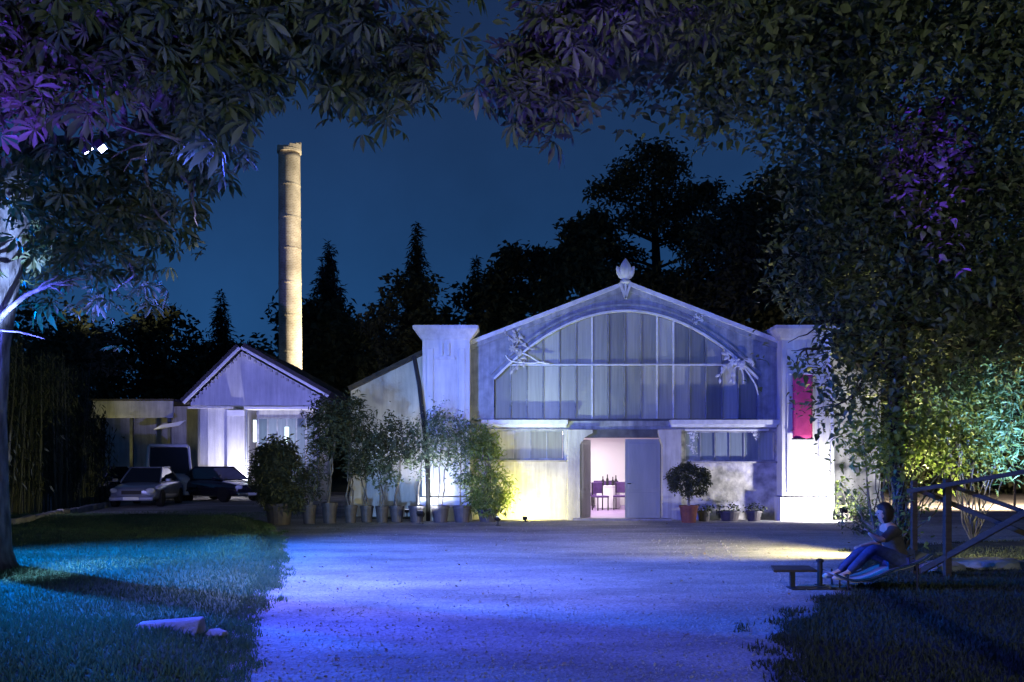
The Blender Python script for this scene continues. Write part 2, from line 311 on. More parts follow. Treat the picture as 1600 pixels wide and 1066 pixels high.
def leaf_mesh(name, pos, size, tmpl, material, R=None, up=.3, curl=.35):
    n = len(pos); V, Fc = tmpl; k = len(V)
    R = rotmats(n, up) if R is None else R
    if n > 1:                              # every leaf has its own curl and width
        cu = rng.normal(size=n)*curl+curl*.8; wd = .7+.55*rng.random(n); Vn = np.repeat(V[None], n, 0); rr = (V[:, 0]**2+V[:, 1]**2)
        Vn[:, :, 2] -= cu[:, None]*rr[None]; Vn[:, :, 0] *= wd[:, None]; Vn[:, :, 1] *= (1-.25*np.abs(cu))[:, None]
        v = np.einsum('nij,nkj->nki', R, Vn)*np.asarray(size)[:, None, None]+np.asarray(pos)[:, None, :]
    else: v = np.einsum('nij,kj->nki', R, V)*np.asarray(size)[:, None, None]+np.asarray(pos)[:, None, :]
    f = (np.array(Fc)[None]+np.arange(n)[:, None, None]*k).reshape(-1, 3)
    me = bpy.data.meshes.new(name); me.vertices.add(n*k); me.vertices.foreach_set('co', v.astype(np.float32).ravel())
    m = len(f); me.loops.add(m*3); me.loops.foreach_set('vertex_index', f.astype(np.int32).ravel())
    me.polygons.add(m); me.polygons.foreach_set('loop_start', np.arange(0, m*3, 3, dtype=np.int32))
    me.update(calc_edges=True); me.materials.append(material); return me
def link(name, me, parent=None, kind=None, label=None):
    o = bpy.data.objects.new(name, me); COL.objects.link(o)
    if parent: o.parent = parent
    if kind: o['kind'] = kind
    if label: o['label'] = label
    return o
def clumped(c, r, nclump, per, spread, shell=.0):
    """points in clumps inside an ellipsoid"""
    d = rng.normal(size=(nclump, 3)); d /= np.linalg.norm(d, axis=1)[:, None]
    rad = rng.random(nclump)**(1/3); rad = shell+(1-shell)*rad
    cc = np.array(c)+d*rad[:, None]*np.array(r)
    p = (cc[:, None, :]+rng.normal(size=(nclump, per, 3))*spread).reshape(-1, 3)
    return p, cc
def local(pts, base): return np.asarray(pts)-np.array(base)

def wander(a, b, n=6, amp=.15, sag=0):
    a = Vector(a); b = Vector(b); L = (b-a).length; out = []
    for i in range(n+1):
        t = i/n; p = a.lerp(b, t)
        if 0 < i < n: p = p+Vector((random.uniform(-1, 1), random.uniform(-1, 1), random.uniform(-1, 1)))*amp*L*.25
        p.z -= sag*L*math.sin(PI*t); out.append(p)
    return out

LAMPP = [(np.array(v[0]), np.array(v[1])) for v in LAMPS.values()]
def keep_clear(p):
    """no leaf right in front of a lamp, and the two lamps in the left tree stay in view"""
    k = np.ones(len(p), bool)
    for key, v in LAMPS.items():
        a = np.array(v[0]); d = np.array(v[1])-a; d = d/np.linalg.norm(d); w = p-a; t = w@d; r = np.linalg.norm(w-t[:, None]*d, axis=1)
        if 'tree_blue' in key: k &= np.linalg.norm(w, axis=1) > .95
        k &= ~((t > -.2) & (t < 1.6) & (r < .22+.75*np.maximum(t, 0)))
        if 'tree_blue' in key:
            d = np.array((0, 0, CH))-a; L = np.linalg.norm(d); d = d/L; t = w@d; r = np.linalg.norm(w-t[:, None]*d, axis=1); k &= ~((t > 0) & (r < .07)); d = np.array(v[1])-a; d /= np.linalg.norm(d); t = w@d; r = np.linalg.norm(w-t[:, None]*d, axis=1); k &= ~((t > 0) & (t < 6) & (r < .3+.5*t))
    return k

# ================================================================ GROUND
def sheet(name, poly, z, m, kind='structure', sub=0):
    mb = MB(); mb.add([(x, y, z) for x, y in poly], [tuple(range(len(poly)))]); return mb.build(name, m, kind=kind, recalc=False)
def sm(pts, n=5):
    """smooth an open chain of points"""
    out = []
    P_ = [pts[0]]+list(pts)+[pts[-1]]
    for i in range(1, len(P_)-2):
        p0, p1, p2, p3 = [np.array(p, float) for p in P_[i-1:i+3]]
        for k in range(n):
            t = k/n; out.append(tuple(.5*((2*p1)+(-p0+p2)*t+(2*p0-5*p1+4*p2-p3)*t*t+(-p0+3*p1-3*p2+p3)*t**3)))
    out.append(tuple(pts[-1])); return out
ground = sheet('ground', [(-400, -60), (400, -60), (400, 500), (-400, 500)], 0, mat('dark_earth_and_grass', (.035, .045, .022), (.07, .075, .045), .8, 1, .8, 9))
g2 = lambda px, py: tuple(G(px, py)[:2])
lawn_edge = sm([g2(318, 1100), (-2.2, 6.0), g2(349, 1050), g2(352, 1005), g2(372, 960), g2(405, 915), g2(424, 880), g2(428, 850), g2(418, 830), g2(398, 816), (-7.6, 25.3), (-9.6, 26.6), (-12, 27.4), (-15, 27.8), (-18, 27.2)])
right_edge = sm([(1.9, 4.0), (2.2, 6.2), (2.7, 8.0), (3.5, 9.8), (4.5, 11.0), (5.3, 12.6), (6.0, 14.6), (6.9, 16.2), (8.8, 17.4), (12.5, 18.2), (22, 19)])
grav = [(-1.6, -8)]+lawn_edge+[(-24, 27.6), (-26, 34), (-26, 47), (-6, 47), (-4.6, 26), (-4, 24.75), (11.3, 24.75), (11.3, 27.5), (12, 46), (60, 46), (60, 19)]+right_edge[::-1]+[(5.5, -8)]
forecourt = sheet('gravel_forecourt', grav, .004, M['gravel'])
lawn = None
def mound(x, y):
    return .03+.07*math.sin(x*.8+1)*math.cos(y*.55)+.05*math.sin(y*1.3+x*.4)
# lawn: grid clipped to the edge line
def lawn_sheet():
    e = sorted([(y, x) for x, y in lawn_edge if y < 25]); ys = [a for a, b in e]; xs = [b for a, b in e]
    ex = lambda y: float(np.interp(y, ys, xs))
    NY, NX = 90, 46; mb = MB(); vs = []; fs = []
    for j in range(NY+1):
        y = 3.5+(27.4-3.5)*j/NY
        xr = ex(y) if y < 25.3 else ex(25.2)-(y-25.2)*3.2
        for i in range(NX+1):
            t = i/NX; x = -19+(xr+19)*(1-(1-t)**1.6) if xr > -19 else -19
            d = min(1, (xr-x)/.5, (27.4-y)/.8)
            vs.append((x, y, .008+max(0, d)*(.035+max(0, mound(x, y)))))
    for j in range(NY):
        for i in range(NX):
            a = j*(NX+1)+i; fs.append((a, a+1, a+NX+2, a+NX+1))
    mb.add(vs, fs); o = mb.build('lawn', M['soil'], kind='structure', smooth=True, recalc=False)
    return o, ex
lawn, lawn_x = lawn_sheet()
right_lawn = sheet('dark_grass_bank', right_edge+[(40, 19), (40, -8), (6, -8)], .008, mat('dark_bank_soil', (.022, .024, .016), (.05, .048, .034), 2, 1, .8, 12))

# grass blades (nobody could count them)
def blades(name, pts, h, w, m='grass'):
    n = len(pts); a = rng.random(n)*2*PI; lean = rng.normal(size=(n, 2))*.35
    hh = h*(.55+.9*rng.random(n)); dx = np.cos(a)*w*.5; dy = np.sin(a)*w*.5
    v = np.zeros((n, 3, 3)); v[:, 0] = pts; v[:, 1] = pts; v[:, 2] = pts
    v[:, 0, 0] -= dx; v[:, 0, 1] -= dy; v[:, 1, 0] += dx; v[:, 1, 1] += dy
    v[:, 2, 2] += hh; v[:, 2, 0] += lean[:, 0]*hh; v[:, 2, 1] += lean[:, 1]*hh
    me = bpy.data.meshes.new(name); me.vertices.add(n*3); me.vertices.foreach_set('co', v.astype(np.float32).ravel())
    me.loops.add(n*3); me.loops.foreach_set('vertex_index', np.arange(n*3, dtype=np.int32)); me.polygons.add(n); me.polygons.foreach_set('loop_start', np.arange(0, n*3, 3, dtype=np.int32))
    me.update(calc_edges=True); me.materials.append(M[m]); return link(name, me, kind='stuff')
def lawn_pts(n):
    y = 4.5+(27-4.5)*rng.random(n)**1.9; x = np.array([lawn_x(v) for v in y])+.03-rng.random(n)*(1.5+y*.62)
    e = np.array([lawn_x(v) for v in y])
    z = np.array([.008+max(0, min(1, (b-a)/.5))*(.035+max(0, mound(a, c))) for a, b, c in zip(x, e, y)])
    return np.stack([x, y, z], 1)
lp0 = lawn_pts(150000)
def fringe(xf, sgn, n):
    y = 4.8+rng.random(n)**1.5*19; tuft = rng.integers(0, 260, n); ty = 4.8+rng.random(260)**1.5*19; y = ty[tuft]+rng.normal(size=n)*.10
    x = np.array([xf(v) for v in y])+sgn*(np.abs(rng.normal(size=260))*.13)[tuft]+rng.normal(size=n)*.05
    return np.stack([x, y, np.full(n, .006)], 1)
blades('lawn_grass', np.concatenate([lp0, fringe(lawn_x, 1, 16000)]), .045, .014)
rx = np.array([p[0] for p in right_edge]); ry = np.array([p[1] for p in right_edge])
def rp(n):
    y = 4.6+rng.random(n)**1.5*12; x = np.interp(y, ry, rx)-.05+rng.random(n)**1.3*(y*.62)
    return np.stack([x, y, np.full(n, .006)], 1)
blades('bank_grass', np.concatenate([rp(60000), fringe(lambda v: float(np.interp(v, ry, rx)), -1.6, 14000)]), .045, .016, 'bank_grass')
# loose stones on the gravel
def pebbles(n):
    V = np.array([(1, 0, 0), (-1, 0, 0), (0, 1, 0), (0, -1, 0), (0, 0, .7), (0, 0, -.7)]); Fc = [(0, 2, 4), (2, 1, 4), (1, 3, 4), (3, 0, 4), (2, 0, 5), (1, 2, 5), (3, 1, 5), (0, 3, 5)]
    y = 4.8+rng.random(n)**1.7*18; lx = np.array([lawn_x(v) for v in y]); xr = np.interp(y, ry, rx)
    x = lx+.02+rng.random(n)*(xr-lx)
    ed = rng.random(n) < .25; x[ed] = lx[ed]+np.abs(rng.normal(size=ed.sum()))*.12-.02
    s = .005+.010*rng.random(n)**4
    me = leaf_mesh('loose_gravel', np.stack([x, y, .006+s*.3], 1), s, (V, Fc), mat('pebble', (.17, .165, .155), (.40, .385, .36), rough=.9, island=True), curl=0); link('loose_gravel', me, kind='stuff')
pebbles(30000)
def litter(n):
    y = 5+rng.random(n)**1.5*18; lx = np.array([lawn_x(v) for v in y]); xr = np.interp(y, ry, rx); x = lx-.6+rng.random(n)**1.6*(xr-lx+1.2)
    R = rotmats(n, 1.6); me = leaf_mesh('fallen_leaves', np.stack([x, y, .02+.01*rng.random(n)], 1), .035+.045*rng.random(n), LEAF, mat('dry_leaf', (.10, .07, .04), (.22, .16, .09), rough=.8, island=True), R=R, curl=.5)
    link('fallen_leaves', me, kind='stuff')
litter(260)

# kerb stones at the far left edge of the lawn
ks = empty('kerb_edging', tuple(GD(100, 26)), label='low row of rough kerb stones along the foot of the bamboo hedge', cat='kerb')
for i in range(12):
    t = i/11; x = -12.5-t*1.75; y = 22.4+t*8.6; b = Vector(ks.location)
    mb = MB(); mb.box(-.34, .34, -.1, .1, 0, .17+.04*random.random()); o = mb.build('stone', M['stone'], ks)
    o.location = (x-b.x, y-b.y, 0); o.rotation_euler = (random.uniform(-.05, .05), random.uniform(-.06, .06), math.atan2(8.6, -1.75)+random.uniform(-.06, .06)); bevel(o, .03)
# stone block on the lawn
mb = MB(); mb.add([(-.30, -.17, 0), (.28, -.19, 0), (.30, .11, 0), (-.29, .12, 0), (-.27, -.06, .10), (.29, -.08, .14), (.28, .1, .14), (-.28, .1, .10)], [(3, 2, 1, 0), (4, 5, 6, 7), (0, 1, 5, 4), (1, 2, 6, 5), (2, 3, 7, 6), (3, 0, 4, 7)])
o = mb.build('stone_block', M['stone'], loc=tuple(GD(265, 7.95, .06))); o.rotation_euler = (0, 0, .06); bevel(o, .015); tag(o, 'pale oblong stone block lying on the grass near the gravel edge', 'stone')
def rock(name, loc, s, label):
    mb = MB(); bm = bmesh.new(); bmesh.ops.create_icosphere(bm, subdivisions=2, radius=1)
    for v in bm.verts: v.co = Vector((v.co.x*s[0], v.co.y*s[1], max(-.3, v.co.z)*s[2]))*(1+random.uniform(-.16, .16))
    me = bpy.data.meshes.new(name); bm.to_mesh(me); bm.free(); me.materials.append(M['stone']); o = link(name, me); o.location = loc; tag(o, label, 'rock'); return o
rock('small_rock', tuple(GD(338, 8.0, .05)), (.10, .08, .05), 'small dark rock on the lawn edge beside the pale stone block')
rock('garden_boulder', tuple(GD(1540, 13.4, .05)), (.75, .4, .13), 'long low pale boulder under the wooden railing')
rock('garden_boulder', tuple(GD(1470, 13.0, .03)), (.35, .25, .12), 'smaller low boulder beside the foot of the railing post')
0 and rock('garden_boulder', tuple(GD(1590, 9.4, .05)), (.35, .3, .30), 'dark rounded boulder at the right edge of the dark grass')

# ================================================================ EXHIBITION HALL
HD = 24.6; s = sc(HD)
X = lambda px, D=HD: (px-800)*D/F
Z = lambda py, D=HD: CH+(HY-py)*D/F
hall = empty('art_nouveau_hall', (X(978), HD, 0), label='wide exhibition hall with arched glazed gable, pale pillars and open central door', cat='building')
HO = Vector(hall.location)
def part(mb, name, m, parent=hall, smooth=False, label=None, kind=None):
    o = mb.build(name, m, parent, smooth=smooth, label=label, kind=kind); return o
def hx(v): return v-HO.x            # world -> hall local
class HMB(MB):                       # built in world coordinates, stored in hall-local ones
    def build(s_, name, m=None, parent=hall, **k):
        s_.v = [(a-HO.x, b-HO.y, c) for a, b, c in s_.v]; return MB.build(s_, name, m, parent, **k)
xl, xr_, xc = X(735), X(1220), X(978)
zap, zev = Z(445), Z(538)
def roof_z(x): return zap-(zap-zev)*abs(x-xc)/((xr_-xl)/2)
al, ar = X(772), X(1184); zsp, zat = Z(592), Z(486); zb = Z(656)
def arch_z(x):                        # depressed arch
    t = abs(x-xc)/((ar-al)/2); t = min(1, t)
    return zsp+(zat-zsp)*(1-t*t)
# gable wall with the arched opening
mb = HMB(); N = 72; xs = sorted(set([xl, al, ar, xr_, xc]+[al+(ar-al)*i/N for i in range(N+1)])); y0, y1 = HD, HD+.35
for a, b in zip(xs[:-1], xs[1:]):
    ins = a >= al-1e-6 and b <= ar+1e-6
    za, zb_ = (arch_z(a), arch_z(b)) if ins else (zb, zb)
    ra, rb = roof_z(a), roof_z(b)
    vs = [(a, y0, za), (b, y0, zb_), (b, y0, rb), (a, y0, ra), (a, y1, za), (b, y1, zb_), (b, y1, rb), (a, y1, ra)]
    mb.add(vs, [(0, 1, 2, 3), (7, 6, 5, 4), (4, 5, 1, 0), (3, 2, 6, 7)])
for x in (al, ar): mb.add([(x, y0, zb), (x, y1, zb), (x, y1, zsp), (x, y0, zsp)], [(0, 1, 2, 3)])
mb.build('gable_wall', M['paint'], recalc=False)
# arch rim: moulded bands following the arch
def band(off0, off1, ya, yb, name, m):
    mb = HMB(); n = 80; pts = []
    for i in range(n+1):
        t = PI*i/n; x = xc-(ar-al)/2*math.cos(t); pts.append((x, arch_z(min(max(x, al+1e-4), ar-1e-4))))
    
    nr = []
    for i in range(len(pts)):
        a = pts[max(0, i-1)]; b = pts[min(len(pts)-1, i+1)]; dx, dz = b[0]-a[0], b[1]-a[1]; l = math.hypot(dx, dz); nr.append((-dz/l, dx/l))
    for i in range(len(pts)-1):
        (xa, za), (xb, zb_) = pts[i], pts[i+1]; (na, ma), (nb, mb2) = nr[i], nr[i+1]
        q = [(xa+na*off0, za+ma*off0), (xb+nb*off0, zb_+mb2*off0), (xb+nb*off1, zb_+mb2*off1), (xa+na*off1, za+ma*off1)]
        vs = [(x, ya, z) for x, z in q]+[(x, yb, z) for x, z in q]
        mb.add(vs, [(0, 1, 2, 3), (4, 7, 6, 5), (0, 4, 5, 1), (2, 6, 7, 3)])
    return mb.build(name, m, recalc=False)
band(-.035, .02, HD-.09, HD+.02, 'arch_frame', M['paint_light'])
band(.13, .19, HD-.05, HD+.01, 'arch_moulding', M['paint'])
# glazing: mullions, panes above and below the rail
zr = Z(570); mx_ = [X(772)]+[X(798+25.5*i) for i in range(15)]+[X(1184)]
for i, x in enumerate(mx_[1:-1]):
    w = .028 if i not in (5, 9, 10) else .045
    mb = HMB(); mb.box(x-w/2, x+w/2, HD+.06, HD+.15, zb, arch_z(x)-.02); mb.build('mullion', M['paint_light'] if i in (5, 9, 10) else M['paint'])
for i, (a, b) in enumerate(zip(mx_[:-1], mx_[1:])):
    g = .02; yb_ = HD+.11+random.uniform(-.008, .008)
    zt0 = arch_z(max(a, al+.003)); zt1 = arch_z(min(b, ar-.003))
    def pane(z0, q0, q1):
        mb = HMB(); tl = random.uniform(-.006, .006); n = 6
        vs = []
        for k in range(n+1):
            t = k/n; x = a+g+(b-a-2*g)*t; zz = q0+(q1-q0)*t if q0 != 'arch' else max(z0+.02, arch_z(x)-.03)
            vs += [(x, yb_+tl*t, z0), (x, yb_+tl*t, zz)]
        fs = [(2*k, 2*k+2, 2*k+3, 2*k+1) for k in range(n)]
        mb.add(vs, fs); mb.build('pane', M['pane'], recalc=False)
    if max(zt0, zt1) > zr+.1:
        pane(zb+.03, zr-.03, zr-.03); pane(zr+.03, 'arch', 0) if min(zt0, zt1) > zr-.6 else None
    else: pane(zb+.03, 'arch', 0)
mb = HMB(); mb.box(X(792), X(1166), HD+.03, HD+.08, zr-.025, zr+.025); mb.build('glazing_rail', M['paint_light'])
mb = HMB(); mb.box(al, ar, HD+.02, HD+.16, zb-.05, zb+.03); mb.build('window_sill', M['paint_dark'])
# bargeboards, roof
for sgn, xe in ((-1, xl-.05), (1, xr_+.05)):
    ze = roof_z(xe); d = Vector((xe-xc, 0, ze-zap)); n = Vector((-d.z, 0, d.x)).normalized(); n = n if n.z > 0 else -n
    a = Vector((xc, 0, zap)); b = Vector((xe, 0, ze))
    mb = HMB(); q = [a-n*.02, b-n*.02, b+n*.09, a+n*.09]; mb.prism_xz([(p.x, p.z) for p in q], HD-.12-(.004 if sgn > 0 else 0), HD+.05); mb.build('bargeboard', M['paint_light'])
    mb = HMB(); q = [a-n*.15, b-n*.15, b-n*.02, a-n*.02]; mb.prism_xz([(p.x, p.z) for p in q], HD-.05-(.004 if sgn > 0 else 0), HD+.02); mb.build('bargeboard', M['paint'])
    mb = HMB(); q = [a+n*.03, b+n*.03, b+n*.12, a+n*.12]; mb.prism_xz([(p.x, p.z) for p in q], HD+.052, HD+18); mb.build('roof', M['roof'])
# carved finial on the ridge
mb = HMB(); fy = HD-.12; fz = Z(441)
def petal(mb, cx, cz, w, h, ang=0, yy=fy, th=.07):
    n = 9; pr = []
    for k in range(n+1):
        t = k/n; r = w*math.sin(PI*t)**.8*(1-.35*t) if 0 < t < 1 else 0; pr.append((max(r, .002), h*t))
    b0 = len(mb.v); mb.lathe(pr, 10, (0, 0, 0), 1, .45)
    c, sn = math.cos(ang), math.sin(ang)
    mb.v[b0:] = [(cx+x*c+z*sn, yy+y*th/.07, cz-x*sn+z*c) for x, y, z in mb.v[b0:]]
petal(mb, xc-.03, Z(440), .21, .62, 0, fy-.02, .12); 
for sg in (-1, 1):
    petal(mb, xc-.03, Z(440), .14, .48, sg*.55, fy, .1); petal(mb, xc-.03, Z(437), .08, .30, sg*.8, fy, .08); petal(mb, xc-.03, Z(441), .05, .2, sg*2.3)
mb.lathe([(.08, -.02), (.15, .02), (.15, .06), (.07, .1)], 12, (xc-.03, fy, Z(444)), 1, .8)
for sg in (-1, 1): mb.beam((xc-.03+sg*.15, fy-.02, Z(443)), (xc-.03, fy-.02, Z(468)), .07, .06)
mb.beam((xc-.03, fy-.03, Z(441)), (xc-.03, fy-.03, Z(466)), .05, .05)
mb.build('finial', M['paint_light'], smooth=False)
# flower ornaments (whiplash stems and leaves)
def ornament(cx, cz, flip, sc_=1.0, yy=HD-.10, parent=hall, seed=1):
    rr = random.Random(seed); mb = HMB()
    for k in range(9):
        a0 = rr.uniform(-.5, 1.6) if k else .2; L = rr.uniform(.35, 1.0)*sc_; x, z = cx, cz; a = a0; pts = []
        for j in range(9):
            pts.append((x, yy-.02*math.sin(j*.8+k), z)); a += rr.uniform(.02, .42)*(1 if k % 2 else -1); x += flip*math.cos(a)*L/8; z += math.sin(a)*L/8
        mb.tube(pts, [.02*sc_*(1-.07*j) for j in range(9)], 5)
        for j in (4, 6, 8):
            px_, py_, pz_ = pts[j]; petal(mb, px_, pz_, .05*sc_, .17*sc_, rr.uniform(-PI, PI), yy-.02, .04)
    for k in range(7):
        a = k*2*PI/7; petal(mb, cx+.02, cz, .045*sc_, .16*sc_, a, yy-.03, .05)
    return mb.build('flower_ornament', M['paint_light'])
ornament(X(800), Z(545), 1, .8, seed=3).data.materials[0] = M['plaster']; ornament(X(1156), Z(572), -1, .9, seed=5); ornament(X(1094), Z(502), -1, .35, seed=9)
# stems running off the ornaments along the glass
for pts in ([(806, 548), (825, 556), (842, 566), (858, 569)], [(790, 556), (800, 565), (830, 568), (850, 566)], [(1150, 560), (1165, 580), (1178, 600), (1183, 618)], [(1130, 548), (1146, 560), (1158, 580), (1160, 600)]):
    mb = HMB(); mb.tube([(X(a), HD-.09, Z(b)) for a, b in sm(pts, 4)], .022, 6); mb.build('ornament_stem', M['paint_light'])
# ledges over the windows and the frieze between
for a, b in ((752, 886), (1045, 1212)):
    mb = HMB(); mb.box(X(a), X(b), HD-.34, HD-.002, Z(664), Z(657)); mb.box(X(a)+.03, X(b)-.03, HD-.22, HD-.003, Z(668), Z(664)); mb.build('ledge', M['paint_light'])
mb = HMB(); mb.box(X(735), X(1220), HD+.03, HD+.3, Z(671), zb-.052); mb.build('frieze', M['paint'])
mb = HMB(); mb.box(X(886)+.002, X(1046), HD-.05, HD+.028, Z(666), Z(658)); mb.build('cornice_strip', M['paint'])
mb = HMB(); mb.box(X(905), X(1032), HD-.03, HD+.25, Z(684), Z(671.2)); mb.build('lintel', M['paint_dark'])
# lower walls
zw0 = Z(671)
def wall_with_window(x0, x1, wx0, wx1, wz0, wz1, m, name):
    mb = HMB(); a, b = HD+.002, HD+.3
    mb.box(x0, wx0, a, b, 0, zw0); mb.box(wx1, x1, a, b, 0, zw0); mb.box(wx0, wx1, a, b, 0, wz0); mb.box(wx0, wx1, a, b, wz1, zw0)
    return mb.build(name, m)
lw = wall_with_window(X(735), X(887), X(752), X(882), Z(719), Z(672), M['plaster'], 'bay_wall')
rw = wall_with_window(X(1060), X(1220), X(1070), X(1212), Z(721), Z(674), M['rubble'], 'bay_wall'); rw['label'] = 'rough rendered wall right of the door'
def window(x0, x1, z0, z1, n, m='pane'):
    mb = HMB(); y = HD+.06
    mb.box(x0, x1, y, y+.07, z0, z0+.045); mb.box(x0, x1, y, y+.07, z1-.04, z1); mb.box(x0, x0+.04, y, y+.07, z0+.045, z1-.04); mb.box(x1-.04, x1, y, y+.07, z0+.045, z1-.04)
    w = mb.build('window', M['paint'])
    for i in range(n):
        a = x0+.04+(x1-x0-.08)*i/n; b = x0+.04+(x1-x0-.08)*(i+1)/n
        mb = HMB(); mb.add([(a+.01, y+.04, z0+.045), (b-.01, y+.035, z0+.045), (b-.01, y+.04, z1-.04), (a+.01, y+.035, z1-.04)], [(0, 1, 2, 3)]); mb.build('pane', M[m], parent=w, recalc=False)
        if i:
            mb = HMB(); mb.box(a-.015, a+.015, y+.01, y+.06, z0+.045, z1-.04); mb.build('glazing_bar', M['paint'], parent=w)
    mb = HMB(); mb.box(x0-.04, x1+.04, HD-.07, HD+.059, z0-.05, z0-.003); mb.build('sill', M['stone'], parent=w)
window(X(752), X(882), Z(719), Z(672), 5); window(X(1070), X(1212), Z(721), Z(674), 6, 'glass_dark')
ornament(X(1078), Z(684), 1, .32, HD-.06, seed=13); ornament(X(1078), Z(702), 1, .25, HD-.06, seed=15); ornament(X(1176), Z(680), 1, .28, HD-.06, seed=17)
mb = HMB(); mb.tube([(X(1070), HD-.06, Z(672)), (X(1200), HD-.06, Z(672))], .03, 8); mb.build('window_rail', M['paint_light'])
# door pilasters with flared tops
for a, b, fl in ((886, 905, 1), (1062, 1033, -1)):
    mb = HMB(); xa, xb = X(a), X(b); q = [(xa, 0), (xb, 0), (xb, Z(695)), (X(b+fl*8) if fl > 0 else X(b-4), Z(684)), (X(b+fl*(20 if fl > 0 else 6)), Z(677)), (X(b+fl*(20 if fl > 0 else 6)), Z(672)), (xa, Z(672))]
    mb.prism_xz(q, HD-.24, HD+.02); mb.build('pilaster', M['plaster'])
# door leaves
dz = Z(685)
def leaf_door(w, name='door_leaf'):
    o = MB(); o.box(0, w, -.025, .025, .02, dz-.02); d = o.build(name, M['door'], hall)
    for z0, z1 in ((.12, .75), (.85, 2.12)):
        mb = MB(); mb.box(.09, w-.09, -.036, -.0252, z0, z1); p = mb.build('panel', M['door'], d); bevel(p, .008)
    mb = MB(); mb.tube([(w-.06, -.028, 1.0), (w-.06, -.07, 1.0), (w-.16, -.07, 1.0)], .011, 6); mb.build('handle', M['chrome'], d)
    return d
d = leaf_door(1.1); d.location = (X(905)-HO.x+.02, .08, 0); d.rotation_euler = (0, 0, math.radians(70))
d['label'] = 'door leaf standing open into the hall'
d = leaf_door(.97); d.location = (X(1033)-HO.x-.02, .08, 0); d.rotation_euler = (0, 0, PI); 
for ch in d.children: ch.location.y = 0; ch.scale.y = -1
mb = HMB(); mb.box(X(905), X(905)+.02, HD+.02, HD+.2, 0, dz); mb.box(X(1033)-.02, X(1033), HD+.02, HD+.2, 0, dz); mb.build('door_frame', M['paint_dark'])
mb = HMB(); mb.box(X(893), X(1045), HD-.5, HD-.165, .006, .06); mb.build('doorstep', M['stone'])
# pillars
PD = HD-.5
def pillar(px0, px1, cap0, cap1, flip):
    sp = sc(PD); XX = lambda p: (p-800)*sp; ZZ = lambda p: CH+(HY-p)*sp
    mb = HMB(); x0, x1 = XX(px0), XX(px1); mb.box(x0, x1, PD, PD+1.2, ZZ(775), ZZ(531)); pl = mb.build('pillar', M['plaster_white'])
    mb = HMB(); mb.box(x0-.06, x1+.06, PD-.06, PD+1.26, 0, ZZ(777)); mb.build('plinth', M['plaster_white'], parent=pl)
    mb = HMB(); c0, c1 = XX(cap0), XX(cap1); e = .0
    prof = [(0.0, ZZ(531)), (.05, ZZ(529)), (.09, ZZ(525)), (.2, ZZ(518)), (.24, ZZ(515)), (.24, ZZ(510))]
    vs = []; 
    for o_, z in prof: vs += [(x0-o_, PD-o_, z), (x1+o_, PD-o_, z), (x1+o_, PD+1.2+o_, z), (x0-o_, PD+1.2+o_, z)]
    n = len(prof); fs = [(4*i+k, 4*i+(k+1) % 4, 4*i+4+(k+1) % 4, 4*i+4+k) for i in range(n-1) for k in range(4)]+[(3, 2, 1, 0), (4*n-4, 4*n-3, 4*n-2, 4*n-1)]
    mb.add(vs, fs); mb.build('capital', M['plaster_white'], parent=pl)
    for a, b in ((.12, .30), (.98, 1.16)):
        mb = HMB(); mb.box(x0+a, x0+b, PD-.03, PD-.002, ZZ(770), ZZ(545)); o_ = mb.build('raised_strip', M['plaster_white'], parent=pl); bevel(o_, .01)
    mb = HMB(); mb.box(x0+.38, x0+.9, PD-.05, PD-.002, ZZ(562), ZZ(558)); mb.box(x0+.5, x0+.56, PD-.05, PD-.002, ZZ(556), ZZ(536)); mb.box(x0+.66, x0+.74, PD-.06, PD-.002, ZZ(556), ZZ(536))
    mb.build('relief', M['plaster_white'], parent=pl)
    return x0, x1, sp
pillar(660, 734, 645, 740, 1); px0_, px1_, sp_ = pillar(1222, 1296, 1213, 1310, -1)
# pale downpipe on the right pillar, dark one left of the left pillar
mb = HMB(); mb.tube([(px1_+.06, PD-.05, .3), (px1_+.06, PD-.05, 3.9), (px1_-.02, PD-.05, 4.3), (px1_-.02, PD-.05, 5.0)], .045, 10)
for z in (1.2, 2.5, 3.7): mb.lathe([(.06, -.03), (.06, .03)], 10, (px1_+.06, PD-.05, z))
mb.build('downpipe', M['white'])
mb = HMB(); mb.tube([P(647, 556, 24.0), P(655, 600, 24.0), P(664, 680, 24.0), P(668, 735, 24.0), GD(669, 24.0)], .06, 8); mb.build('downpipe', M['black'], label='dark leaning downpipe beside the left pillar')
# wings
def wing(xa, xb, za, zb_, yw, yb_):
    mb = HMB(); mb.add([(xa, yw, 0), (xb, yw, 0), (xb, yw, zb_), (xa, yw, za), (xa, yb_, 0), (xb, yb_, 0), (xb, yb_, zb_), (xa, yb_, za)], [(0, 1, 2, 3), (7, 6, 5, 4), (0, 4, 5, 1), (0, 3, 7, 4), (1, 5, 6, 2)]); w = mb.build('wing_wall', M['plaster_white'])
    mb = HMB(); n = Vector((-(zb_-za), 0, xb-xa)).normalized(); q = [Vector((xa, 0, za)), Vector((xb, 0, zb_))]
    vs = [(p.x+n.x*o_, y, p.z+n.z*o_) for y in (yw-.25, yb_) for o_ in (0.002, .12) for p in q]
    mb.add(vs, [(0, 1, 3, 2), (4, 6, 7, 5), (0, 4, 5, 1), (2, 3, 7, 6), (0, 2, 6, 4), (1, 5, 7, 3)]); mb.build('wing_roof', M['roof'])
wing(X(548, 26), X(668, 26), Z(611, 26), Z(552, 26), 26, 40)
wing(X(1294, 26.6), X(1376, 26.6), Z(556, 26.6), Z(598, 26.6), 26.6, 40)
